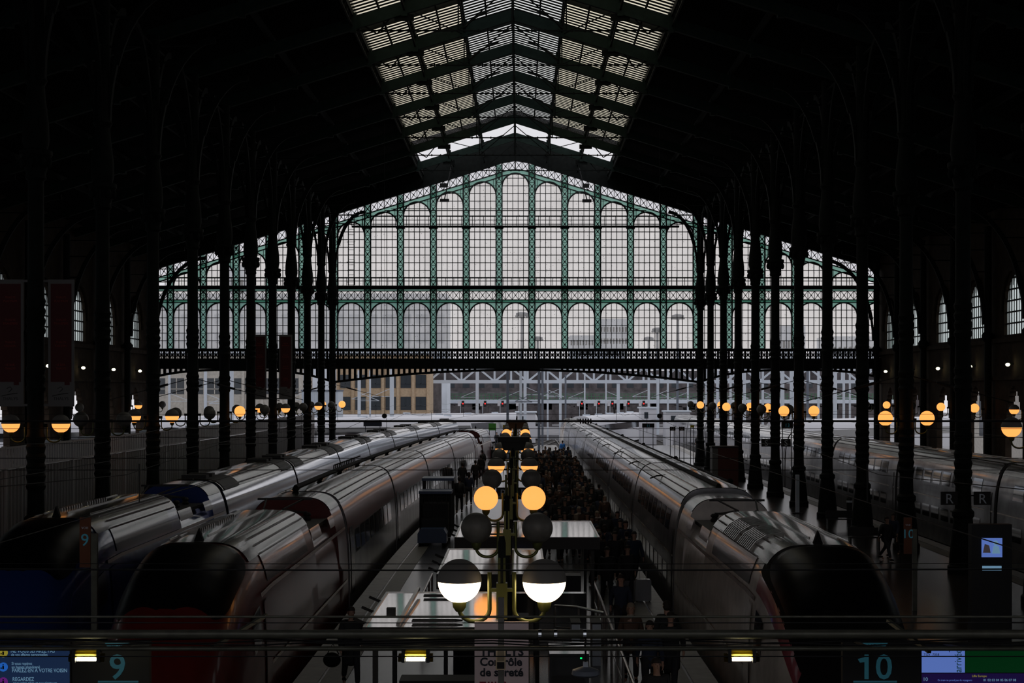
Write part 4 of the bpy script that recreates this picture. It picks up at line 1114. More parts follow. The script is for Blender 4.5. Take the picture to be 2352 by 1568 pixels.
def letter_pair(ch, X, Y, z, sep, where, n=.5):
    for s_, lb in ((-1, 'left'), (1, 'right')):
        t = thing('letter_sign', 'dark square platform sign with letter %s, %s of %s' % (ch, lb, where), 'sign', (X + s_ * sep, Y, z))
        MB().box(-.3, .3, -.04, .04, -.24, .24).build('panel', 'black', t); text_mesh(ch, n, 'steelw', 'lettering', t, (0, -.045, -.18), align='CENTER')
        MB().bar((-s_ * .3, 0, .1), (-s_ * (sep - .05), 0, .1), .05).build('arm', 'iron', t)
letter_pair('R', -.25, 67.8, 2.45, .42, 'the central lamp post'); letter_pair('S', XR, GY - 8.87 * 5 - .35, 3.4, .62, 'the sixth right column'); letter_pair('R', XR, GY - 8.87 * 10 - .35, 2.75, .60, 'the eleventh right column')
# round clocks hanging on cross wires
for px, py, lb in ((883, 955, 'over the left trains'), (1515, 955, 'right of the central train')):
    t = thing('round_clock', 'black round clock hanging ' + lb, 'clock', at(px, py, GY - 4 * BAY)); 
    MB().tube([(0, -.08, 0), (0, .08, 0)], .17, 18).build('case', 'black', t); MB().tube([(0, 0, .15), (0, 0, roof_z(t.location.x) + .15 - t.location.z)], .012, 5).build('hanger', 'black', t)

# ================================================================== FENCE, HOARDINGS, FURNITURE
FX = -18.9
t = thing('security_fence', 'tall pale slatted fence behind the left column row', 'fence', (FX, 90, 0))
for y0 in [24 + 9.163 * k for k in range(14)]:
    y1 = y0 + 9.1; org = (FX, 90, 0)
    MB().box(FX - .04, FX, y0, y1, 0, 3.72).build('lower_panel', 'fencepanel', t, org=org)
    b = MB()
    for z in (3.75, 4.5): b.box(FX - .06, FX + .06, y0, y1, z, z + .07)
    y = y0 + .1
    while y < y1: b.box(FX - .03, FX + .03, y, y + .14, 3.8, 4.5); y += .36
    b.build('slat_panel', 'fence', t, org=org)
    MB().box(FX - .08, FX + .08, y0 - .08, y0 + .06, 0, 4.6).build('post', 'fence', t, org=org)
    b = MB(); y = y0 + .25
    while y < y1: b.box(FX, FX + .04, y, y + .05, .1, 3.7); y += .45
    b.build('panel_rib', 'fence', t, org=org)
# red hoarding box right
t = thing('kiosk_box', 'dark red box kiosk with pale side under the right columns', 'kiosk', (14.4, 115, 0))
MB().box(-.7, .7, -.7, .7, 0, 2.75).build('body', 'redbox', t); MB().box(-1.1, -.71, -.7, .7, 0, 2.7).build('side_panel', 'bframe', t); MB().box(-1.15, .75, -.75, .75, 2.75, 2.85).build('roof', 'black', t)
# totem with bright blue televisions
t = thing('screen_totem', 'black totem with bright blue screens on the right platform', 'screen', (gx(2278, 45), 45, 0))
MB().box(-.55, .55, 0, .35, 0, 3.0).build('housing', 'black', t)
zc = EYE - 357 * 45 / F
s1 = MB().box(-.28, .28, -.02, 0, zc - .26, zc + .26).build('screen', 'scr_b', t)
b = MB(); b.ellipsoid((.1, -.03, zc + .12), (.06, .01, .07), 12, 8); b.prism([(0, zc - .16), (.22, zc - .16), (.18, zc + .04), (.04, zc + .04)], -.035, -.022); b.build('picture', 'txt_b', s1)
MB().prism([(-.25, zc - .14), (-.04, zc - .14), (-.08, zc + .06), (-.2, zc + .1)], -.035, -.022).build('picture', 'signw', s1)
MB().box(-.26, .26, -.02, 0, zc - .62, zc - .5).build('screen', 'txt_b', t)
t = thing('information_post', 'slim pale information post on the right platform between columns', 'post', (15.1, 90, 0)); MB().box(-.09, .09, -.12, .12, 0, 2.1).build('panel', 'steelw', t); MB().box(-.3, .3, -.2, .2, 0, .06).build('foot', 'black', t)
t = thing('bollard', 'short dark bollard right of the tall information post', 'bollard', (gx(1951, 84), 84, 0)); MB().lathe([(.14, 0), (.14, 1.2), (.09, 1.3)], 12).build('post', 'black', t); MB().lathe([(.15, 1.0), (.15, 1.1)], 12).build('band', 'steelw', t)
def track_totem(label, px, Y, top, num):
    z = EYE - (top - HY) * Y / F; t = thing('track_totem', label, 'sign', (gx(px, Y), Y, 0))
    MB().box(-.12, .12, -.03, .03, z - 1.1, z).build('panel', 'orangead', t); MB().box(.14, .27, -.06, .06, 0, z - .35).build('post', 'pipe', t)
    text_mesh(num, .38, 'cyan', 'lettering', t, (0, -.04, z - .62), align='CENTER'); text_mesh('VOIE', .07, 'whitep', 'lettering', t, (0, -.04, z - .25), align='CENTER')
track_totem('narrow orange sign with cyan 9 beside the left trains', 196, 36.5, 1188, '9'); track_totem('narrow orange sign on pale post on the right platform', 2085, 50, 1188, '10')
# benches on the right platform
for px, Y, lb in ((1985, 70, 'nearer the camera'), (1930, 80, 'farther back')):
    t = thing('bench', 'dark slatted bench on the right platform, ' + lb, 'bench', (gx(px, Y), Y, 0)); b = MB()
    for k in range(4): b.box(-.65, .65, -.2 + k * .11, -.12 + k * .11, .43, .47)
    b.build('seat', 'equip', t); MB().box(-.65, .65, .24, .28, .5, .85).build('backrest', 'equip', t)
    for s_ in (-.6, .6): MB().box(s_ - .03, s_ + .03, -.2, .25, 0, .43).build('leg', 'equip', t)
# baggage tug with two cage trailers
t = thing('baggage_tug', 'small blue tug parked before tall cage trailers on the platform edge', 'vehicle', (-3.75, 70.6, 0))
MB().prism([(-.62, .15), (.62, .15), (.62, .55), (.5, .75), (-.5, .75), (-.62, .55)], 0, 1.4).build('body', 'tug', t)
MB().box(-.5, .5, 1.0, 1.4, .75, 1.1).build('seat', 'black', t)
for sx in (-.5, .5):
    for y in (.25, 1.15): MB().tube([(sx - .08, y, .2), (sx + .08, y, .2)], .2, 12).build('wheel', 'tblack', t)
for y, h, lb in ((72.3, 2.15, 'front'), (74.6, 2.6, 'rear')):
    t = thing('cage_trailer', 'tall dark wire cage trailer behind the blue tug, the %s one' % lb, 'trailer', (-3.7, y, 0), group='cage trailers')
    MB().box(-.68, .68, 0, 1.7, .25, .4).build('base', 'equip', t); MB().box(-.72, .72, -.05, 1.75, h, h + .12).build('roof', 'tug', t)
    b = MB()
    for x in (-.66, .66): b.box(x - .03, x + .03, 0, .06, .4, h); b.box(x - .03, x + .03, 1.64, 1.7, .4, h)
    for k in range(8): b.box(-.66 + k * .19 - .012, -.66 + k * .19 + .012, 0, .03, .4, h)
    for k in range(6): b.box(-.66, .66, 0, .03, .5 + k * .3, .53 + k * .3)
    for k in range(8):
        for x in (-.67, .67): b.box(x - .012, x + .012, k * .24, k * .24 + .03, .4, h)
    b.build('cage', 'equip', t); MB().box(-.55, .55, .15, 1.5, .4, h * .8).build('load', 'black', t)
    for s_ in (-.5, .5): MB().tube([(s_ - .05, .4, .13), (s_ + .05, .4, .13)], .13, 10).build('wheel', 'tblack', t)

# ================================================================== CONTROL KIOSKS WITH SHINY ROOFS
def kiosk(label, x0, x1, y0, y1, z=2.6, extras=False):
    t = thing('control_kiosk', label, 'kiosk', ((x0 + x1) / 2, y0, 0)); org = ((x0 + x1) / 2, y0, 0)
    MB().box(x0, x1, y0, y1, z - .08, z).build('roof', 'canopy', t, org=org)
    MB().box(x0 - .05, x1 + .05, y0 - .05, y0, z - .32, z + .01).build('front_fascia', 'black', t, org=org)
    b = MB(); b.box(x0 - .05, x1 + .05, y1, y1 + .05, z - .25, z + .015)
    for x in (x0 - .05, x1): b.box(x, x + .05, y0, y1, z - .25, z + .015)
    b.build('roof_edge', 'alu', t, org=org)
    for x in (x0 + .1, x1 - .18):
        for y in (y0 + .2, y1 - .3): MB().box(x, x + .09, y, y + .09, 0, z - .08).build('post', 'black', t, org=org)
    MB().box(x0 + .3, x1 - .3, y1 - 1.2, y1 - .5, 0, 1.05).build('counter', 'black', t, org=org)
    MB().box(x0 + .3, x1 - .3, y0 + .5, y0 + .9, 0, 1.0).build('desk', 'tdark', t, org=org)
    n = int((y1 - y0) / 1.5)
    for k in range(n): MB().bar((x0 - .05, y0 + .5 + k * 1.5, z), (x0 - .24, y0 + .4 + k * 1.5, z + .10), .05).build('roof_bracket', 'black', t, org=org)
    if extras:
        MB().bar((x0 + .55, y0, z + .05), (x0 + .62, y1 - .3, z + .12), .06).build('roof_rail', 'alu', t, org=org)
        MB().box(x0 + .2, x0 + .36, y0 + 1.9, y0 + 2.05, z, z + .08).build('junction_box', 'black', t, org=org)
        for yy in (y0 + .5, y0 + 4.0):
            MB().bar((x0 + .75, yy, z + .04), (x0 + 1.5, yy, z + .04), .03).bar((x0 + .75, yy + .18, z + .04), (x0 + 1.5, yy + .18, z + .04), .03).bar((x0 + 1.5, yy, z + .04), (x0 + 1.62, yy + .09, z + .04), .03).bar((x0 + 1.62, yy + .09, z + .04), (x0 + 1.5, yy + .18, z + .04), .03).build('roof_clip', 'black', t, org=org)
    return t
kiosk('nearest kiosk with shiny reflective roof, left of the near lamp post', -2.62, -.42, 28.1, 33.0, extras=True)
kiosk('middle kiosk with shiny reflective roof between the second lamp globes', -1.78, .52, 36.3, 42.1)
k3 = kiosk('rear wide kiosk with shiny reflective roof and small monitor below', -1.75, 2.15, 45.5, 51.2, extras=True)
MB().box(1.75 - .2 - .35, 1.75 + .2 - .35, -.3, -.2, 1.9, 2.15).build('monitor', 'scr_b', k3).location = (-1.6, 0, 0.02)
def handrail_(label, pts, z=1.1, step=1.6):
    t = thing('handrail', label, 'railing', (pts[0][0], pts[0][1], 0)); o = pts[0]
    MB().tube([(p[0] - o[0], p[1] - o[1], z) for p in pts], .035, 8).build('rail', 'alu', t)
    MB().tube([(p[0] - o[0], p[1] - o[1], .55) for p in pts], .02, 6).build('mid_rail', 'alu', t)
    for p in pts: MB().tube([(p[0] - o[0], p[1] - o[1], 0), (p[0] - o[0], p[1] - o[1], z)], .03, 8).build('post', 'alu', t)
handrail_('shiny handrail running along the right of the security area', [(2.15, y) for y in (30, 32.2, 34.4, 36.6, 38.8, 41, 43.2, 45.4, 48)])
handrail_('short shiny handrail left of the middle kiosk', [(-2.65, y) for y in (44.6, 46.4, 48.2, 50)])
handrail_('shiny rail behind the middle kiosk roof', [(.9, 42.6), (1.5, 42.3), (2.1, 41.2)])
t = thing('scanner_bench', 'baggage scanner with small green light inside the security area', 'scanner', (1.0, 33.5, 0)); MB().box(-.4, .4, 0, 1.6, .5, 1.3).build('tunnel', 'tdark', t); MB().box(-.35, .35, -1.2, 0, .5, .65).build('belt', 'bframe', t)
for sx in (-.3, .3): MB().box(sx - .04, sx + .04, -1.0, 1.4, 0, .5).build('leg', 'black', t)
MB().box(.22, .26, -.01, 0, 1.2, 1.23).build('light', mat('green_led', (0, 1, 0), emit=(0, 1, .2), es=1.0), t)
t = thing('high_table', 'small pale high table beside the right near globe', 'table', (gx(1325, 30.5), 30.5, 0)); MB().box(-.34, .34, -.2, .2, 1.02, 1.08).build('top', 'bframe', t)
for sx in (-.3, .3): MB().box(sx - .03, sx + .03, -.15, .15, 0, 1.02).build('leg', 'equip', t)
for Y, x, lb in ((40.5, 1.35, 'left'), (40.5, 1.85, 'right')): 
    t = thing('ticket_gate', 'pale metal ticket gate behind the right near globe, %s one' % lb, 'gate', (x, Y, 0)); MB().box(-.1, .1, -.6, .6, 0, 1.0).build('body', 'steelw', t); MB().box(-.12, .12, -.62, .62, 1.0, 1.04).build('top', 'black', t)

# ================================================================== BANNERS ON COLUMNS
def banner(label, X, Y, s_):
    t = thing('advert_banner', label, 'banner', (X + s_ * .88, Y, 6.1), group=None); W, H = .90, 4.4
    MB().box(-W / 2, W / 2, -.02, .02, 0, H).build('frame', 'bframe', t)
    MB().box(-W / 2 + .09, W / 2 - .09, -.03, -.02, .85, H - .15).build('panel', 'banner', t)
    for k in range(4):
        z = 3.75 - k * .78; text_mesh(('THALYS', 'THALYS', 'THALYS', 'LE BAR')[k], .10, 'btext', 'lettering', t, (0, -.035, z), align='CENTER')
        text_mesh(('PLATINUM', 'TRANSFERS', 'FASHION', 'THALYS')[k], .10, 'btext', 'lettering', t, (0, -.035, z - .13), align='CENTER')
    text_mesh('THALYS', .15, 'equip', 'lettering', t, (0, -.025, .22), align='CENTER')
    b = MB(); b.tube([(-.3, -.03, .36), (-.05, -.03, .42), (.25, -.03, .46)], .012, 5); b.build('swoosh', 'equip', t)
    MB().tube([(-.12, -.03, .62), (0, -.03, .68), (.06, -.03, .6), (-.05, -.03, .5)], .012, 5).build('emblem', 'equip', t)
    MB().box(.12, .3, -.031, -.021, .74, .86).build('tab', 'banner', t)
    for z in (.05, H - .05): MB().box(min(-s_ * .45, -s_ * .66), max(-s_ * .45, -s_ * .66), -.03, .03, z - .04, z + .04).build('bracket', 'bframe', t)
for k, lb in ((10, 'eleventh left column from the gable'), (4, 'fifth left column from the gable')):
    X, Y = cols[('left', k)]
    for s_, q in ((-1, 'wall side'), (1, 'track side')): banner('dark red advert banner, %s of the %s' % (q, lb), X, Y, s_)

# ================================================================== OVERHEAD WIRES, PIPES, LIGHTS NEAR THE CAMERA
def span_wire(label, py, Y, r, sag=0.0, x0=XL, x1=XR, nm='cross_wire', m='black', ins=()):
    z = EYE - (py - HY) * Y / F; t = thing(nm, label, 'cable', ((x0 + x1) / 2, Y, z)); n = 16 if sag else 1; h = (x1 - x0) / 2
    MB().tube([(-h + 2 * h * k / n, 0, -sag * (1 - (2 * k / n - 1) ** 2)) for k in range(n + 1)], r, 6).build('wire', m, t)
    for px in ins:
        x = gx(px, Y) - (x0 + x1) / 2; b = MB()
        for j in range(5): b.tube([(x + j * .07, 0, 0), (x + j * .07 + .03, 0, 0)], .075, 10)
        b.tube([(x - .05, 0, 0), (x + .36, 0, 0)], .025, 6); b.build('insulator', m, t)
    return t
span_wire('thick black cross cable in front of the yard, just below the lamps', 967, 45, .032, ins=(1344 - 12,))
span_wire('thin black cross wire above the thick cable', 951, 50, .008)
span_wire('thin wire just under the thick cross cable', 984, 47, .008)
span_wire('thin wire crossing the train roofs, upper of three', 1004, 47.5, .010)
span_wire('thin wire crossing the train roofs, middle of three', 1052, 46, .010)
span_wire('thin wire crossing the train roofs, lowest of three', 1079, 44, .010)
span_wire('black sagging cable across the two near white globes', 1292, 21.8, .012, sag=.10)
span_wire('thin wire just above the sagging cable', 1288, 22.2, .005, sag=.04)
span_wire('thin wire above the grey pipe, upper', 1420, 18.9, .005, sag=.05)
span_wire('thin wire above the grey pipe, lower', 1430, 18.7, .005)
span_wire('thin wire in front of the hanging boards', 1507, 18.6, .006)
for k, (f, lb) in enumerate(((TA, 'dark red train'), (TB, 'navy-nosed train'), (TC_, 'white-nosed train'), (TR, 'train beyond the right columns'))):
    t = thing('contact_wire', 'overhead contact wire above the ' + lb, 'cable', (0, 20, 4.6)); n = 20
    MB().tube([(f(20 + 10 * j), 10 * j, 0) for j in range(n + 1)], .009, 5).build('wire', 'black', t)
    MB().tube([(f(20 + 3 * j), 3 * j, .55 + .25 * abs((j % 6) - 3) / 3) for j in range(61)], .007, 5).build('carrier_wire', 'black', t)
    for j in range(6): MB().tube([(f(30 + 26 * j) , 10 + 26 * j, 0), (f(30 + 26 * j), 10 + 26 * j, .7)], .012, 5).build('dropper', 'black', t)
# tension rods with insulators fixed to the columns
for nm, k in (('left', 7), ('left', 6), ('left', 0), ('right', 6), ('right', 4), ('right', 9), ('right', 0)):
    X, Y = cols[(nm, k)]
    for s_ in (-1, 1):
        t = thing('tension_rod', 'black sloping tension rod with insulator on the %s side of the %s column from gable, %s row' % ('left' if s_ < 0 else 'right', 'first' if k == 0 else ORD[k], nm), 'rod', (X + s_ * .27, Y, 7.25))
        t['label'] = 'sloping black rod, %s side of %s column from gable, %s row' % ('left' if s_ < 0 else 'right', 'first' if k == 0 else ORD[k], nm)
        MB().tube([(0, 0, 0), (s_ * 4.2, 0, -1.1)], .02, 5).build('rod', 'black', t); MB().tube([(s_ * 1.0, 0, -.26), (s_ * 1.9, 0, -.5)], .06, 8).build('insulator', 'black', t)
def pipe(label, py, Y, r, m='pipe', nm='overhead_pipe'):
    z = EYE - (py - HY) * Y / F; t = thing(nm, label, 'pipe', (0, Y, z)); MB().tube([(XL, 0, 0), (0, 0, 0), (XR, 0, 0)], r, 14).build('tube', m, t, smooth=60); return t, z
pU, zU = pipe('thick grey overhead pipe across the near foreground, upper', 1456, 19.3, .052)
for px in (1240, 1276, 1343): MB().tube([(gx(px, 19.3) - .018, 0, 0), (gx(px, 19.3) + .018, 0, 0)], .058, 14).build('clamp', 'clampm', pU)
pL, zL = pipe('thinner grey pipe below the thick overhead pipe', 1489, 19.5, .027)
pK, zK = pipe('dark flat cable tray edge above the left and right ends of the pipe', 1416, 19.2, .014)
for k, (dz, lb) in enumerate(((-.075, 'upper'), (-.10, 'middle'), (-.125, 'lowest'))):
    t = thing('slack_cable', 'loose black cable sagging under the thick grey pipe, ' + lb, 'cable', (0, 19.36, zU + dz)); MB().tube([(XL + (XR - XL) * j / 60, 0, .018 * math.sin(j * (1.1 + k * .4) + k)) for j in range(61)], .009, 5).build('wire', 'black', t)
for (a, e), lb in ((((478, 1492), (612, 1412)), 'left of centre'), (((2135, 1496), (2040, 1425)), 'right, above the display')):
    A, E = at(*a, 19.7), at(*e, 20.6); t = thing('diagonal_strut', 'pale diagonal strut crossing behind the pipes, ' + lb, 'strut', A); MB().bar((0, 0, 0), E - A, .05, .04).build('bar', 'pipe', t)
# fluorescent fixtures
for px, lb in ((200, 'left, beside the blue notice screen'), (955, 'middle, left of the security sign'), (1703, 'right, before the white train nose')):
    Y = 19.5; t = thing('tube_light', 'yellowed fluorescent light under the pipe, ' + lb, 'light', (gx(px, Y), Y, zL - .027), group=None)
    MB().box(-.13, .13, -.05, .05, -.035, 0).build('ballast_box', 'tubehouse', t)
    MB().box(-.20, .20, -.06, .055, -.075, -.036).build('housing', 'tubehouse', t)
    MB().tube([(-.11, -.03, -.088), (.11, -.03, -.088)], .027, 12).build('tube', 'tube', t)
    for s_ in (-1, 1):
        MB().box(s_ * .145 - .02, s_ * .145 + .02, -.065, .06, -.13, .02).build('strap', 'black', t)
        MB().tube([(s_ * .165, -.03, -.088), (s_ * .205, -.03, -.088)], .037, 12).build('end_cap', 'tubehouse', t)

# hanging boards
BYY = 20.6
def hx(px): return gx(px, BYY)
def hz(py): return EYE - (py - HY) * BYY / F
def hboard(name, label, cat, x0, x1, y0, y1, m):
    t = thing(name, label, cat, ((hx(x0) + hx(x1)) / 2, BYY, hz(y1))); t['_'] = 0; del t['_']
    MB().box(hx(x0) - t.location.x, hx(x1) - t.location.x, 0, .12, 0, hz(y0) - hz(y1)).build('housing', m, t)
    for s_ in (-.35, .35):
        x = (hx(x1) - hx(x0)) * s_; MB().bar((x, .06, hz(y0) - hz(y1)), (x, -1.1, zL + .0 - hz(y1)), .025).build('hanger', 'black', t)
    return t, (lambda px, py, d=-.006: (hx(px) - t.location.x, d, hz(py) - hz(y1)))
def q(f, x0, x1, y0, y1, m, name, par, d=-.006):
    a, e = f(x0, y1), f(x1, y0); return MB().box(a[0], e[0], d, 0.0 if d > -.0065 else d + .004, a[2], e[2]).build(name, m, par)
PX = BYY / F
t, f = hboard('notice_screen', 'dark blue screen with safety notices at the lower left corner', 'screen', -90, 162, 1474, 1640, 'black')
s1 = q(f, -84, 160, 1483, 1634, 'scr', 'screen', t)
for txt, x, y, sz in (('NE VOUS S\u00c9PAREZ PAS', 25, 1498, 10.5), ('de vos affaires personnelles', 26, 1506, 8.0), ('Si vous rep\u00e9rez', 27, 1526, 8.0), ('un bagage abandonn\u00e9', 27, 1534, 8.0), ('PARLEZ-EN \u00c0 VOTRE VOISIN', 28, 1543, 10.5), ('REGARDEZ', 29, 1563, 10.5), ('sous votre si\u00e8ge et aux alentours', 30, 1571, 8.0)):
    text_mesh(txt, sz * PX * 1.18, 'txt_b', 'lettering', s1, f(x, y, -.01), ext=.001, sx=.80)
for y, m in ((1498, 'txt_y'), (1531, 'txt_bl'), (1565, 'txt_v')):
    c = f(8, y); o = MB().tube([(c[0], -.008, c[2]), (c[0], -.012, c[2])], 10.5 * PX, 22).build('symbol', m, s1)
    b = MB(); b.ellipsoid((c[0], -.014, c[2] + 5 * PX), (1.6 * PX, .002, 1.8 * PX), 8, 6); b.box(c[0] - 2 * PX, c[0] + 2 * PX, -.015, -.013, c[2] - 5 * PX, c[2] + 2.5 * PX); b.box(c[0] - 6 * PX, c[0] - 3 * PX, -.015, -.013, c[2] - 4 * PX, c[2] - 1 * PX); b.build('figure', 'ink', o)
def voie(label, x0, x1, num, cx_, line, beige):
    t, f = hboard('track_number_board', label, 'sign', x0, x1, 1474, 1640, 'black')
    a = f(cx_ - 29, 1474); b = f(cx_ + 29, 1474); z1 = f(0, 1490)[2]; z0 = f(0, 1476)[2]
    pl = MB().prism([(a[0], z0), (a[0] + 9 * PX, z1), (b[0] - 9 * PX, z1), (b[0], z0)], -.006, -.001).build('plate', 'cyan', t)
    text_mesh('VOIE', 15 * PX, 'ink', 'lettering', pl, f(cx_, 1488.5, -.009), align='CENTER', ext=.001)
    text_mesh(num, 80 * PX, 'cyan', 'number', t, f(cx_, 1558, -.008), align='CENTER', ext=.002, bold=.005)
    if num == '10':
        c = f(1991, 1507); MB().prism([(c[0], c[2]), (c[0], c[2] - 12 * PX), (c[0] - 16 * PX, c[2] - 14 * PX), (c[0] - 21 * PX, c[2] - 6 * PX)][::1], -.0095, -.003).build('number_flag', 'cyan', t)
    q(f, line[0], line[1], 1563, 1567, 'cyan', 'underline', t)
voie('black hanging board with large cyan number nine', 166, 343, '9', 270, (225, 318), None)
voie('black hanging board with large cyan number ten', 1936, 2114, '10', 2010, (1960, 2060), None)
t, f = hboard('arrival_screen', 'lit arrivals screen with white and green panels at the lower right corner', 'screen', 2115, 2440, 1478, 1640, 'black')
w1 = q(f, 2117, 2216, 1484, 1544, 'scr_b', 'white_panel', t); q(f, 2217, 2430, 1484, 1544, 'scr_g', 'green_panel', t); v1 = q(f, 2117, 2430, 1546, 1630, 'scr_p', 'strip_panel', t)
text_mesh('Lille Europe', 15 * PX, 'ink', 'lettering', w1, f(2121, 1493.5, -.01), ext=.001, bold=.0008); text_mesh('TGV  7058', 8 * PX, 'ink', 'lettering', w1, f(2121, 1505, -.01), ext=.001)
text_mesh('arriv\u00e9e', 24 * PX, 'scr_g', 'lettering', w1, f(2208, 1543.5, -.01), rot=(PI / 2, -PI / 2, 0), ext=.001, sx=.78)
text_mesh('10', 12 * PX, 'txt_b', 'lettering', v1, f(2119, 1563, -.01), ext=.001); text_mesh('Lille Europe', 7 * PX, 'txt_y', 'lettering', v1, f(2232, 1554, -.01), ext=.001)
text_mesh('Ce train ne prend pas de voyageurs', 5.5 * PX, 'scr_b', 'lettering', v1, f(2153, 1563, -.01), ext=.001); text_mesh('01 02 03 04 05 06 07 08', 7.6 * PX, 'txt_b', 'lettering', v1, f(2258, 1563.5, -.01), ext=.001)
# security sign with camera in front
Y = 22.3; c = at(1152, 1428, Y); W = 124 * Y / F
t = thing('security_sign', 'pinkish white board reading security control in French', 'sign', (c.x, Y, 0)); MB().box(-W / 2, W / 2, 0, .05, c.z - 1.25, c.z).build('panel', 'signw', t)
for s_ in (-1, 1): MB().box(s_ * W * .4 - .02, s_ * W * .4 + .02, .051, .09, 0, c.z - .1).build('post', 'steelw', t)
p_ = Y / F
for txt, dy, sz, m, sx in (('THALYS', 1505 - 1428, 27 * p_, 'ink', 1.05), ('Contr\u00f4le', 1528 - 1428, 26 * p_, 'ink', 1.0), ('de s\u00fbret\u00e9', 1552 - 1428, 26 * p_, 'ink', 1.0), ('THALYS', 1577 - 1428, 17 * p_, 'tmag', 1)):
    text_mesh(txt, sz, m, 'lettering', t, (-W / 2 + 12 * p_, -.004, c.z - dy * p_), ext=.003, bold=.005, sx=sx)
t = thing('security_camera', 'cream camera housing on a grey post before the security sign', 'camera', (gx(1151, 20.8), 20.8, 0))
h = EYE - (1372 - HY) * 20.8 / F; MB().box(-.038, .038, -.04, .04, 0, h).build('post', 'bframe', t)
b = MB(); zc = EYE - 606 * 20.5 / F
pts = lambda y, z, w_, hh: [(x_ * w_, y, z + z_ * hh) for x_, z_ in ((-1, -1), (1, -1), (1, .5), (.7, 1), (-.7, 1), (-1, .5))]
A, E = pts(-.10, zc + .05, .058, .05), pts(-.52, zc - .08, .062, .055)
b.quad(*A); b.quad(*reversed(E))
for k in range(6): b.quad(A[k], E[k], E[(k + 1) % 6], A[(k + 1) % 6])
hs = b.build('housing', 'cream', t); MB().box(-.045, .045, -.53, -.5, zc - .12, zc - .04).build('lens', 'black', t); MB().bar((0, -.04, zc - .16), (0, -.3, zc - .09), .05).build('bracket', 'equip', t)
# enamel lamp hanging lower right of the sign
t = thing('pendant_floodlight', 'dim glass dish lamp hanging right of the security sign', 'lamp', at(1345, 1542, 20)); 
MB().lathe([(.05, .06), (.16, .02), (.17, -.03), (.15, -.05), (.02, -.06)], 20).build('dish', 'steeld', t, smooth=50); MB().tube([(0, 0, .05), (0, 0, .45)], .012, 6).build('stem', 'black', t); MB().box(-.03, .03, -.03, .03, .05, .12).build('cap', 'steelw', t)
MB().tube([(0, 0, .45), (-.03, -.5, zL - t.location.z)], .01, 6).build('hanger', 'black', t)
# ================================================================== PEOPLE
def skin_mesh(verts, edges, radii, name, sub=1):
    me = bpy.data.meshes.new(name); me.from_pydata(verts, edges, []); o = bpy.data.objects.new(name, me); C.objects.link(o)
    bpy.context.view_layer.objects.active = o
    m = o.modifiers.new('s', 'SKIN'); m.use_smooth_shade = True
    for i, r in enumerate(radii):
        v = me.skin_vertices[0].data[i]; v.radius = (r, r) if not isinstance(r, tuple) else r; v.use_root = i == 0
    u = o.modifiers.new('u', 'SUBSURF'); u.levels = sub; u.render_levels = sub
    bpy.context.view_layer.update()
    r = bpy.data.meshes.new_from_object(o.evaluated_get(bpy.context.evaluated_depsgraph_get())); bpy.data.objects.remove(o); r.name = name
    return r
class Fig:
    def __init__(s): s.v = []; s.e = []; s.r = []
    def add(s, p, r, par=None):
        s.v.append(tuple(p)); s.r.append(r); i = len(s.v) - 1
        if par is not None: s.e.append((par, i))
        return i
def pose(stride, swing, lean=0.0):
    """figure facing -Y (towards the camera); returns joints"""
    J = {}
    J['pelvis'] = (0, 0, .98); J['waist'] = (0, -lean * .3, 1.12); J['chest'] = (0, -lean * .7, 1.34); J['neck'] = (0, -lean, 1.50)
    for s_, n in ((-1, 'l'), (1, 'r')):
        d = stride * s_
        J['hip' + n] = (s_ * .10, 0, .92); J['knee' + n] = (s_ * .11, -d * .22 - .05, .52); J['ankle' + n] = (s_ * .11, -d * .42 + (.02 if d >= 0 else .10), .09 + (.0 if d >= 0 else .05)); J['toe' + n] = (s_ * .12, -d * .42 - .14, .04)
        a = -swing * s_
        J['sh' + n] = (s_ * .19, -lean * .9, 1.44); J['el' + n] = (s_ * .25, -a * .10 + .03 - lean * .6, 1.17); J['wr' + n] = (s_ * .26, -a * .26 - .06 - lean * .5, .93)
    return J
def body_mesh(J, name):
    f = Fig(); pv = f.add(J['pelvis'], (.15, .11)); w_ = f.add(J['waist'], (.13, .10), pv); c = f.add(J['chest'], (.16, .11), w_); n = f.add(J['neck'], .055, c)
    x, y, z = J['neck']; h1 = f.add((x, y - .01, z + .10), (.065, .08), n); h2 = f.add((x, y - .015, z + .19), (.078, .092), h1); f.add((x, y, z + .27), (.05, .06), h2)
    for s_, k in ((-1, 'l'), (1, 'r')):
        h = f.add(J['hip' + k], .095, pv); kn = f.add(J['knee' + k], .06, h); a = f.add(J['ankle' + k], .042, kn); f.add(J['toe' + k], (.042, .032), a)
        sh = f.add(J['sh' + k], .062, c); e = f.add(J['el' + k], .043, sh); wr = f.add(J['wr' + k], .028, e)
        X, Y, Z = J['wr' + k]; p = f.add((X, Y - .01, Z - .07), (.036, .022), wr)
        for q in range(4):
            L = (.062, .07, .066, .052)[q]; a1 = f.add((X - .0, Y - .045 + q * .021, Z - .11), .0085, p); f.add((X - s_ * .018, Y - .048 + q * .021, Z - .11 - L * .8), .007, a1)
        th = f.add((X - s_ * .012, Y - .05, Z - .05), .010, wr); f.add((X - s_ * .022, Y - .075, Z - .09), .008, th)
    return skin_mesh(f.v, f.e, f.r, name)
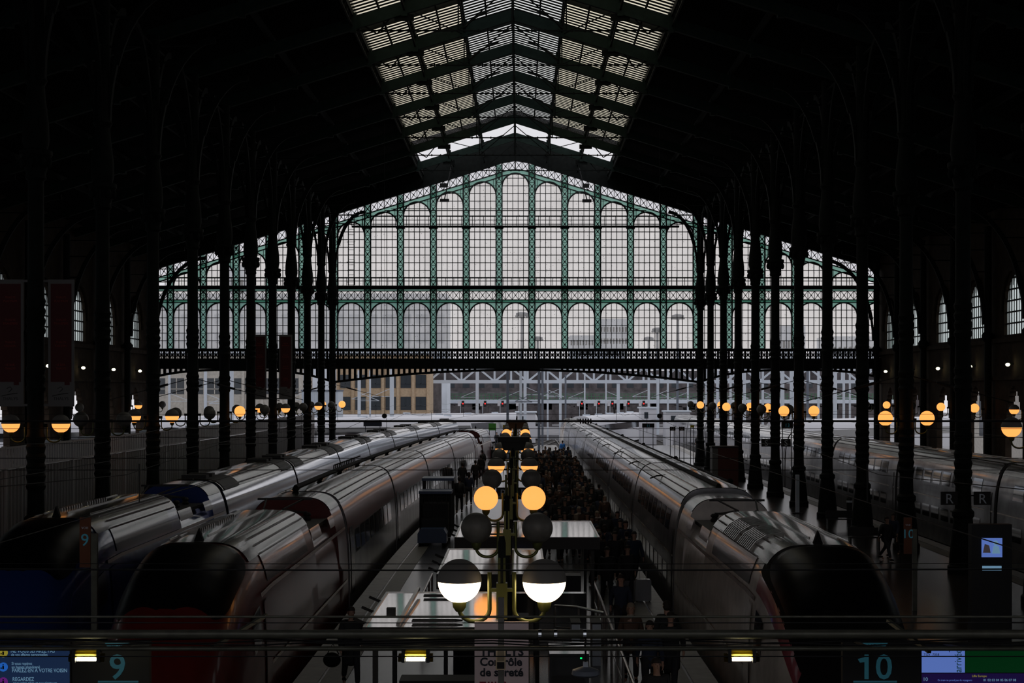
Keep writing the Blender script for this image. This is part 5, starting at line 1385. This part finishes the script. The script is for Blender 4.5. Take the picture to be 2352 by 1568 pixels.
def coat_mesh(J, name, length=.72, fat=1.0):
    f = Fig(); c = f.add(J['chest'], (.20 * fat, .15 * fat)); w_ = f.add(J['waist'], (.185 * fat, .145 * fat), c); h = f.add((0, 0, .92), (.20 * fat, .15 * fat), w_); f.add((0, .0, length), (.21 * fat, .17 * fat), h)
    x, y, z = J['neck']; f.add((x, y, z - .02), (.085, .085), c)
    for k in 'lr':
        sh = f.add(J['sh' + k], .085 * fat, c); e = f.add(J['el' + k], .066 * fat, sh); X, Y, Z = J['wr' + k]; f.add((X, Y, Z + .03), .05 * fat, e)
    return skin_mesh(f.v, f.e, f.r, name)
def legs_mesh(J, name):
    f = Fig(); pv = f.add((0, 0, .95), (.16, .125))
    for k in 'lr':
        h = f.add(J['hip' + k], .112, pv); kn = f.add(J['knee' + k], .08, h); X, Y, Z = J['ankle' + k]; f.add((X, Y, Z + .03), .064, kn)
    return skin_mesh(f.v, f.e, f.r, name)
def shoe_bm(J, k):
    X, Y, Z = J['ankle' + k]; b = MB(); b.ellipsoid((X, Y - .07, max(.045, Z - .03)), (.05, .14, .045), 10, 6); return b
def head_parts(J, t, hair_m, long=False, hat=None):
    x, y, z = J['neck']; cz = z + .18
    b = MB(); b.ellipsoid((x, y + .012, cz + .045), (.095, .108, .095), 14, 8, z0=-.15)
    if long: b.ellipsoid((x, y + .055, cz - .03), (.10, .07, .15), 12, 8)
    else: b.ellipsoid((x, y + .045, cz + .0), (.088, .07, .085), 12, 8)
    b.build('hair', hair_m, t, smooth=60)
    f = MB(); f.ellipsoid((x, y - .10, cz - .005), (.012, .02, .024), 8, 6)           # nose
    f.ellipsoid((x, y - .088, cz - .052), (.024, .01, .007), 8, 5)                       # mouth
    for s_ in (-1, 1): f.ellipsoid((x + s_ * .08, y, cz), (.012, .02, .03), 8, 6)      # ears
    f.build('face', 'skin', t, smooth=60)
    for s_ in (-1, 1): MB().ellipsoid((x + s_ * .032, y - .088, cz + .02), (.011, .008, .007), 8, 5).build('eye', 'ink', t, smooth=60)
def person_proto(key, J, coatm, hairm='hair', long=False, length=.72, fat=1.0, extra=None, trous='trousers'):
    t = thing('person', 'x', 'person', (0, 0, -50))
    def put(me, name, m):
        me.materials.clear(); me.materials.append(M[m]); o = bpy.data.objects.new(name, me); C.objects.link(o); o.parent = t; return o
    put(body_mesh(J, 'body'), 'body', 'skin'); put(coat_mesh(J, 'coat', length, fat), 'coat', coatm); put(legs_mesh(J, 'trousers'), 'trousers', trous)
    for k in 'lr': shoe_bm(J, k).build('shoe', 'tblack', t, smooth=60)
    head_parts(J, t, hairm, long)
    if extra: extra(t, J)
    cache(t); return t
def scarf(t, J): x, y, z = J['neck']; MB().lathe([(.075, -.03), (.10, 0), (.09, .04), (.06, .06)], 14, (x, y - .01, z)).build('scarf', 'scarf', t, smooth=60)
def pack(t, J): b = MB(); b.ellipsoid((0, .22, 1.27), (.15, .11, .23), 14, 10); b.build('backpack', 'equip', t, smooth=60)
PW1, PW2, PST = pose(1, 1, .05), pose(-1, -1, .06), pose(.25, .2, 0)
PROTO = {
    'black': person_proto('black', PW1, 'coat', fat=1.08), 'navy': person_proto('navy', PW2, 'coat2', long=True), 'brown': person_proto('brown', PST, 'coat3', 'hair2', True, .62, extra=scarf),
    'pack': person_proto('pack', PW2, 'coat', extra=pack, fat=1.1), 'blue': person_proto('blue', PW1, 'coatb'), 'pale': person_proto('pale', PW1, 'coatw', 'hair2'), 'long': person_proto('long', PW1, 'coat', 'hair', False, .45, 1.1),
}
# compact one-mesh figures for the packed crowd far away
def compact(key):
    src = PROTO[key]; vs, fs, mi, mats = [], [], [], []
    for c in KID[src.name]:
        if c.name.split('.')[0] in ('eye',): continue
        b = len(vs); vs += [tuple(v.co) for v in c.data.vertices]; mm = c.data.materials[0]
        if mm not in mats: mats.append(mm)
        for p in c.data.polygons: fs.append(tuple(b + i for i in p.vertices)); mi.append(mats.index(mm))
    me = bpy.data.meshes.new('person'); me.from_pydata(vs, [], fs)
    for m in mats: me.materials.append(m)
    me.polygons.foreach_set('material_index', mi); me.polygons.foreach_set('use_smooth', [True] * len(fs)); me.update(); return me
CM = {k: compact(k) for k in PROTO}
used = set()
def person(key, x, Y, label, rz=0.0, h=1.0, z=0.0, group=None):
    """stand one figure on the platform"""
    if key not in used: used.add(key); o = PROTO[key]; o.location = (x, Y, z); o.rotation_euler = (0, 0, rz); o.scale = (h,) * 3; o['label'] = label
    else: o = dup(PROTO[key], (x, Y, z), rz=rz, label=label, scale=h)
    if group: o['group'] = group
    elif 'group' in o: del o['group']
    return o
def at_feet(px, py): Y = EYE * F / (py - HY); return gx(px, Y), Y
def at_head(px, py, h=1.78): Y = (EYE - h) * F / (py - HY); return gx(px, Y), Y
for key, px, py, md, h, rz_, lb in (
    ('pack', 1055, 1179, 'f', 1.1, PI, 'person in dark coat with backpack walking away, nearest on the left strip'),
    ('navy', 1077, 1160, 'f', 1.07, PI, 'person in dark hooded coat walking beside the backpack wearer'),
    ('long', 1062, 1128, 'f', 1.05, PI, 'person in long black coat close to the dark red train, ahead of the backpack wearer'),
    ('black', 1092, 1120, 'f', 1.05, PI, 'broad person in black coat walking away left of the lit globes'),
    ('black', 1105, 1101, 'f', 1.02, PI, 'person in black half hidden between the broad walker and the couple'),
    ('pack', 1108, 1085, 'f', 1.02, PI, 'taller person with backpack walking away in the middle of the left strip'),
    ('navy', 1120, 1068, 'f', 1.02, PI, 'left one of the close couple walking away on the left strip'),
    ('black', 1131, 1073, 'f', 1.02, PI, 'right one of the close couple walking away on the left strip'),
    ('black', 1141, 1028, 'f', 1.02, 0, 'person with pale scarf walking towards the camera far along the left strip'),
    ('navy', 1153, 1022, 'f', 1.0, 0, 'dark figure just right of the distant person facing the camera'),
    ('pale', 1160, 1014, 'f', 1.0, 0, 'person in pale jacket far along the left strip'),
    ('long', 806, 1396, 'h', 1.0, .2, 'balding person in dark coat carrying a black bag beside the near kiosk'),
    ('black', 1392, 1177, 'h', 1.02, PI, 'person in black with back turned at the edge by the rear kiosk'),
    ('brown', 1376, 1221, 'h', 1.0, 0, 'person facing the camera just right of the rear kiosk roof'),
    ('pack', 1412, 1222, 'h', 1.0, 0, 'person in dark coat right of the pair by the rear kiosk'),
    ('long', 1441, 1254, 'h', 1.0, 0, 'grey-haired person with pale shirt walking towards the camera'),
    ('navy', 1456, 1222, 'h', 1.02, .1, 'person in dark coat close to the grey train side, holding a suitcase'),
    ('black', 1394, 1258, 'h', 1.0, 0, 'person in black between the handrail and the grey-haired walker'),
    ('navy', 1426, 1322, 'h', 1.0, 0, 'long-haired person in navy left of the standing suitcase'),
    ('brown', 1449, 1388, 'h', 1.0, 0, 'person in brown coat in the dark left of the back-turned pair'),
    ('black', 1532, 1384, 'h', 1.03, PI, 'broad bald person with back turned at the platform edge near the white train'),
    ('long', 1541, 1408, 'h', 1.0, -.2, 'dark-haired person facing the camera beside the broad back-turned one'),
    ('navy', 1492, 1428, 'h', .97, 0, 'person in navy low between the brown coat and the back-turned one'),
    ('pack', 1506, 1514, 'h', 1.0, .15, 'nearest person, dark-haired, looking to camera at the bottom right of centre'),
    ('brown', 1330, 1165, 'h', 1.0, 0, 'person in brown behind the right end of the rear kiosk roof'),
    ('navy', 1345, 1150, 'h', 1.0, 0, 'person in navy in the crowd just behind the rear kiosk'),
    ('black', 1300, 1130, 'h', 1.0, PI, 'person with back turned right of the fully lit right globe'),
    ('pack', 2035, 1188, 'h', .95, .5, 'person in dark clothes standing left of the orange sign, right platform'),
    ('navy', 2052, 1180, 'h', .95, -.5, 'dark-haired person in navy just left of the orange sign post'),
    ('black', 1602, 1000, 'h', 1.0, 0, 'person in black on the right platform behind the red kiosk'),
    ('navy', 1588, 985, 'h', 1.0, 0, 'small dark figure on the right platform near the gable')):
    x, Y = at_feet(px, py) if md == 'f' else at_head(px, py, 1.77 * h)
    person(key, x, Y, lb, rz_, h)
person('blue', *at_head(1292, 1012), 'person in bright blue jacket standing out in the crowd by the grey train', PI, 1.0)
# luggage
def suitcase(x, Y, label, rz=0):
    t = thing('suitcase', label, 'suitcase', (x, Y, 0), rz); b = MB(); b.prism([(-.24, .05), (.24, .05), (.25, .1), (.25, .68), (.21, .72), (-.21, .72), (-.25, .68), (-.25, .1)], -.14, .14)
    for k in range(5): b.box(-.18 + k * .09 - .015, -.18 + k * .09 + .015, -.155, .155, .1, .68)
    b.build('shell', 'suit', t); MB().tube([(-.1, .1, .7), (-.1, .1, 1.0), (.1, .1, 1.0), (.1, .1, .7)], .012, 6).build('handle', 'alu', t)
    for sx in (-.2, .2):
        for sy in (-.1, .1): MB().tube([(sx - .015, sy, .035), (sx + .015, sy, .035)], .035, 8).build('wheel', 'tblack', t)
xx, YY = at_feet(1477, 1382); suitcase(xx, YY, 'large grey ribbed suitcase standing at the edge by the grey train')
suitcase(xx - .55, YY - .3, 'smaller grey suitcase left of the large ribbed one', .4)
x, Y = at_head(806, 1396, 1.77)
t = thing('shoulder_bag', 'black bag hanging beside the balding person near the kiosk', 'bag', (x - .42, Y - .05, 0)); MB().ellipsoid((0, 0, .62), (.2, .11, .17), 16, 10).build('body', 'tblack', t, smooth=60)
MB().tube([(-.12, 0, .72), (.02, 0, .98), (.16, 0, .74)], .014, 6).build('strap', 'tblack', t)
# packed crowd filling the right-hand strip of the central platform
random.seed(11)
LBL = {'black': 'traveller in black coat in the packed crowd on the right strip', 'navy': 'traveller in navy coat in the packed crowd on the right strip', 'brown': 'traveller in brown coat and pale scarf in the packed crowd',
       'pack': 'traveller in black with backpack in the packed crowd', 'long': 'traveller in long black coat in the packed crowd', 'pale': 'traveller in pale jacket in the packed crowd'}
pos = [(o.location.x, o.location.y) for o in C.objects if o.name.startswith('person') and o.parent is None and o.location.z > -1]; NP = len(pos)
tries = 0
while len(pos) < 140 + NP and tries < 9000:
    tries += 1; u = random.random(); Y = 56 + 90 * u ** .9; xa = .85 if Y > 62 else 2.3; x = random.uniform(xa, 3.9 + min(.4, (Y - 56) * .01))
    if any((x - a) ** 2 + ((Y - b_) * .8) ** 2 < .42 for a, b_ in pos): continue
    pos.append((x, Y))
for x, Y in pos[NP:]:
    k = random.choices(list(LBL), weights=[5, 4, 3, 3, 3, 1.2 if Y > 85 else .05])[0]
    o = bpy.data.objects.new('person', CM[k]); C.objects.link(o); o.location = (x, Y, 0); o.rotation_euler = (0, 0, random.choice((0, 0, PI)) + random.uniform(-.3, .3)); s_ = random.uniform(.93, 1.05); o.scale = (s_,) * 3
    tag(o, LBL[k], 'person', group='crowd in %s' % {'black': 'black coats', 'navy': 'navy coats', 'brown': 'brown coats', 'pack': 'backpacks', 'long': 'long coats', 'pale': 'pale jackets'}[k])
for k in PROTO:
    if k not in used:
        for c in KID[PROTO[k].name]: bpy.data.objects.remove(c)
        bpy.data.objects.remove(PROTO[k])
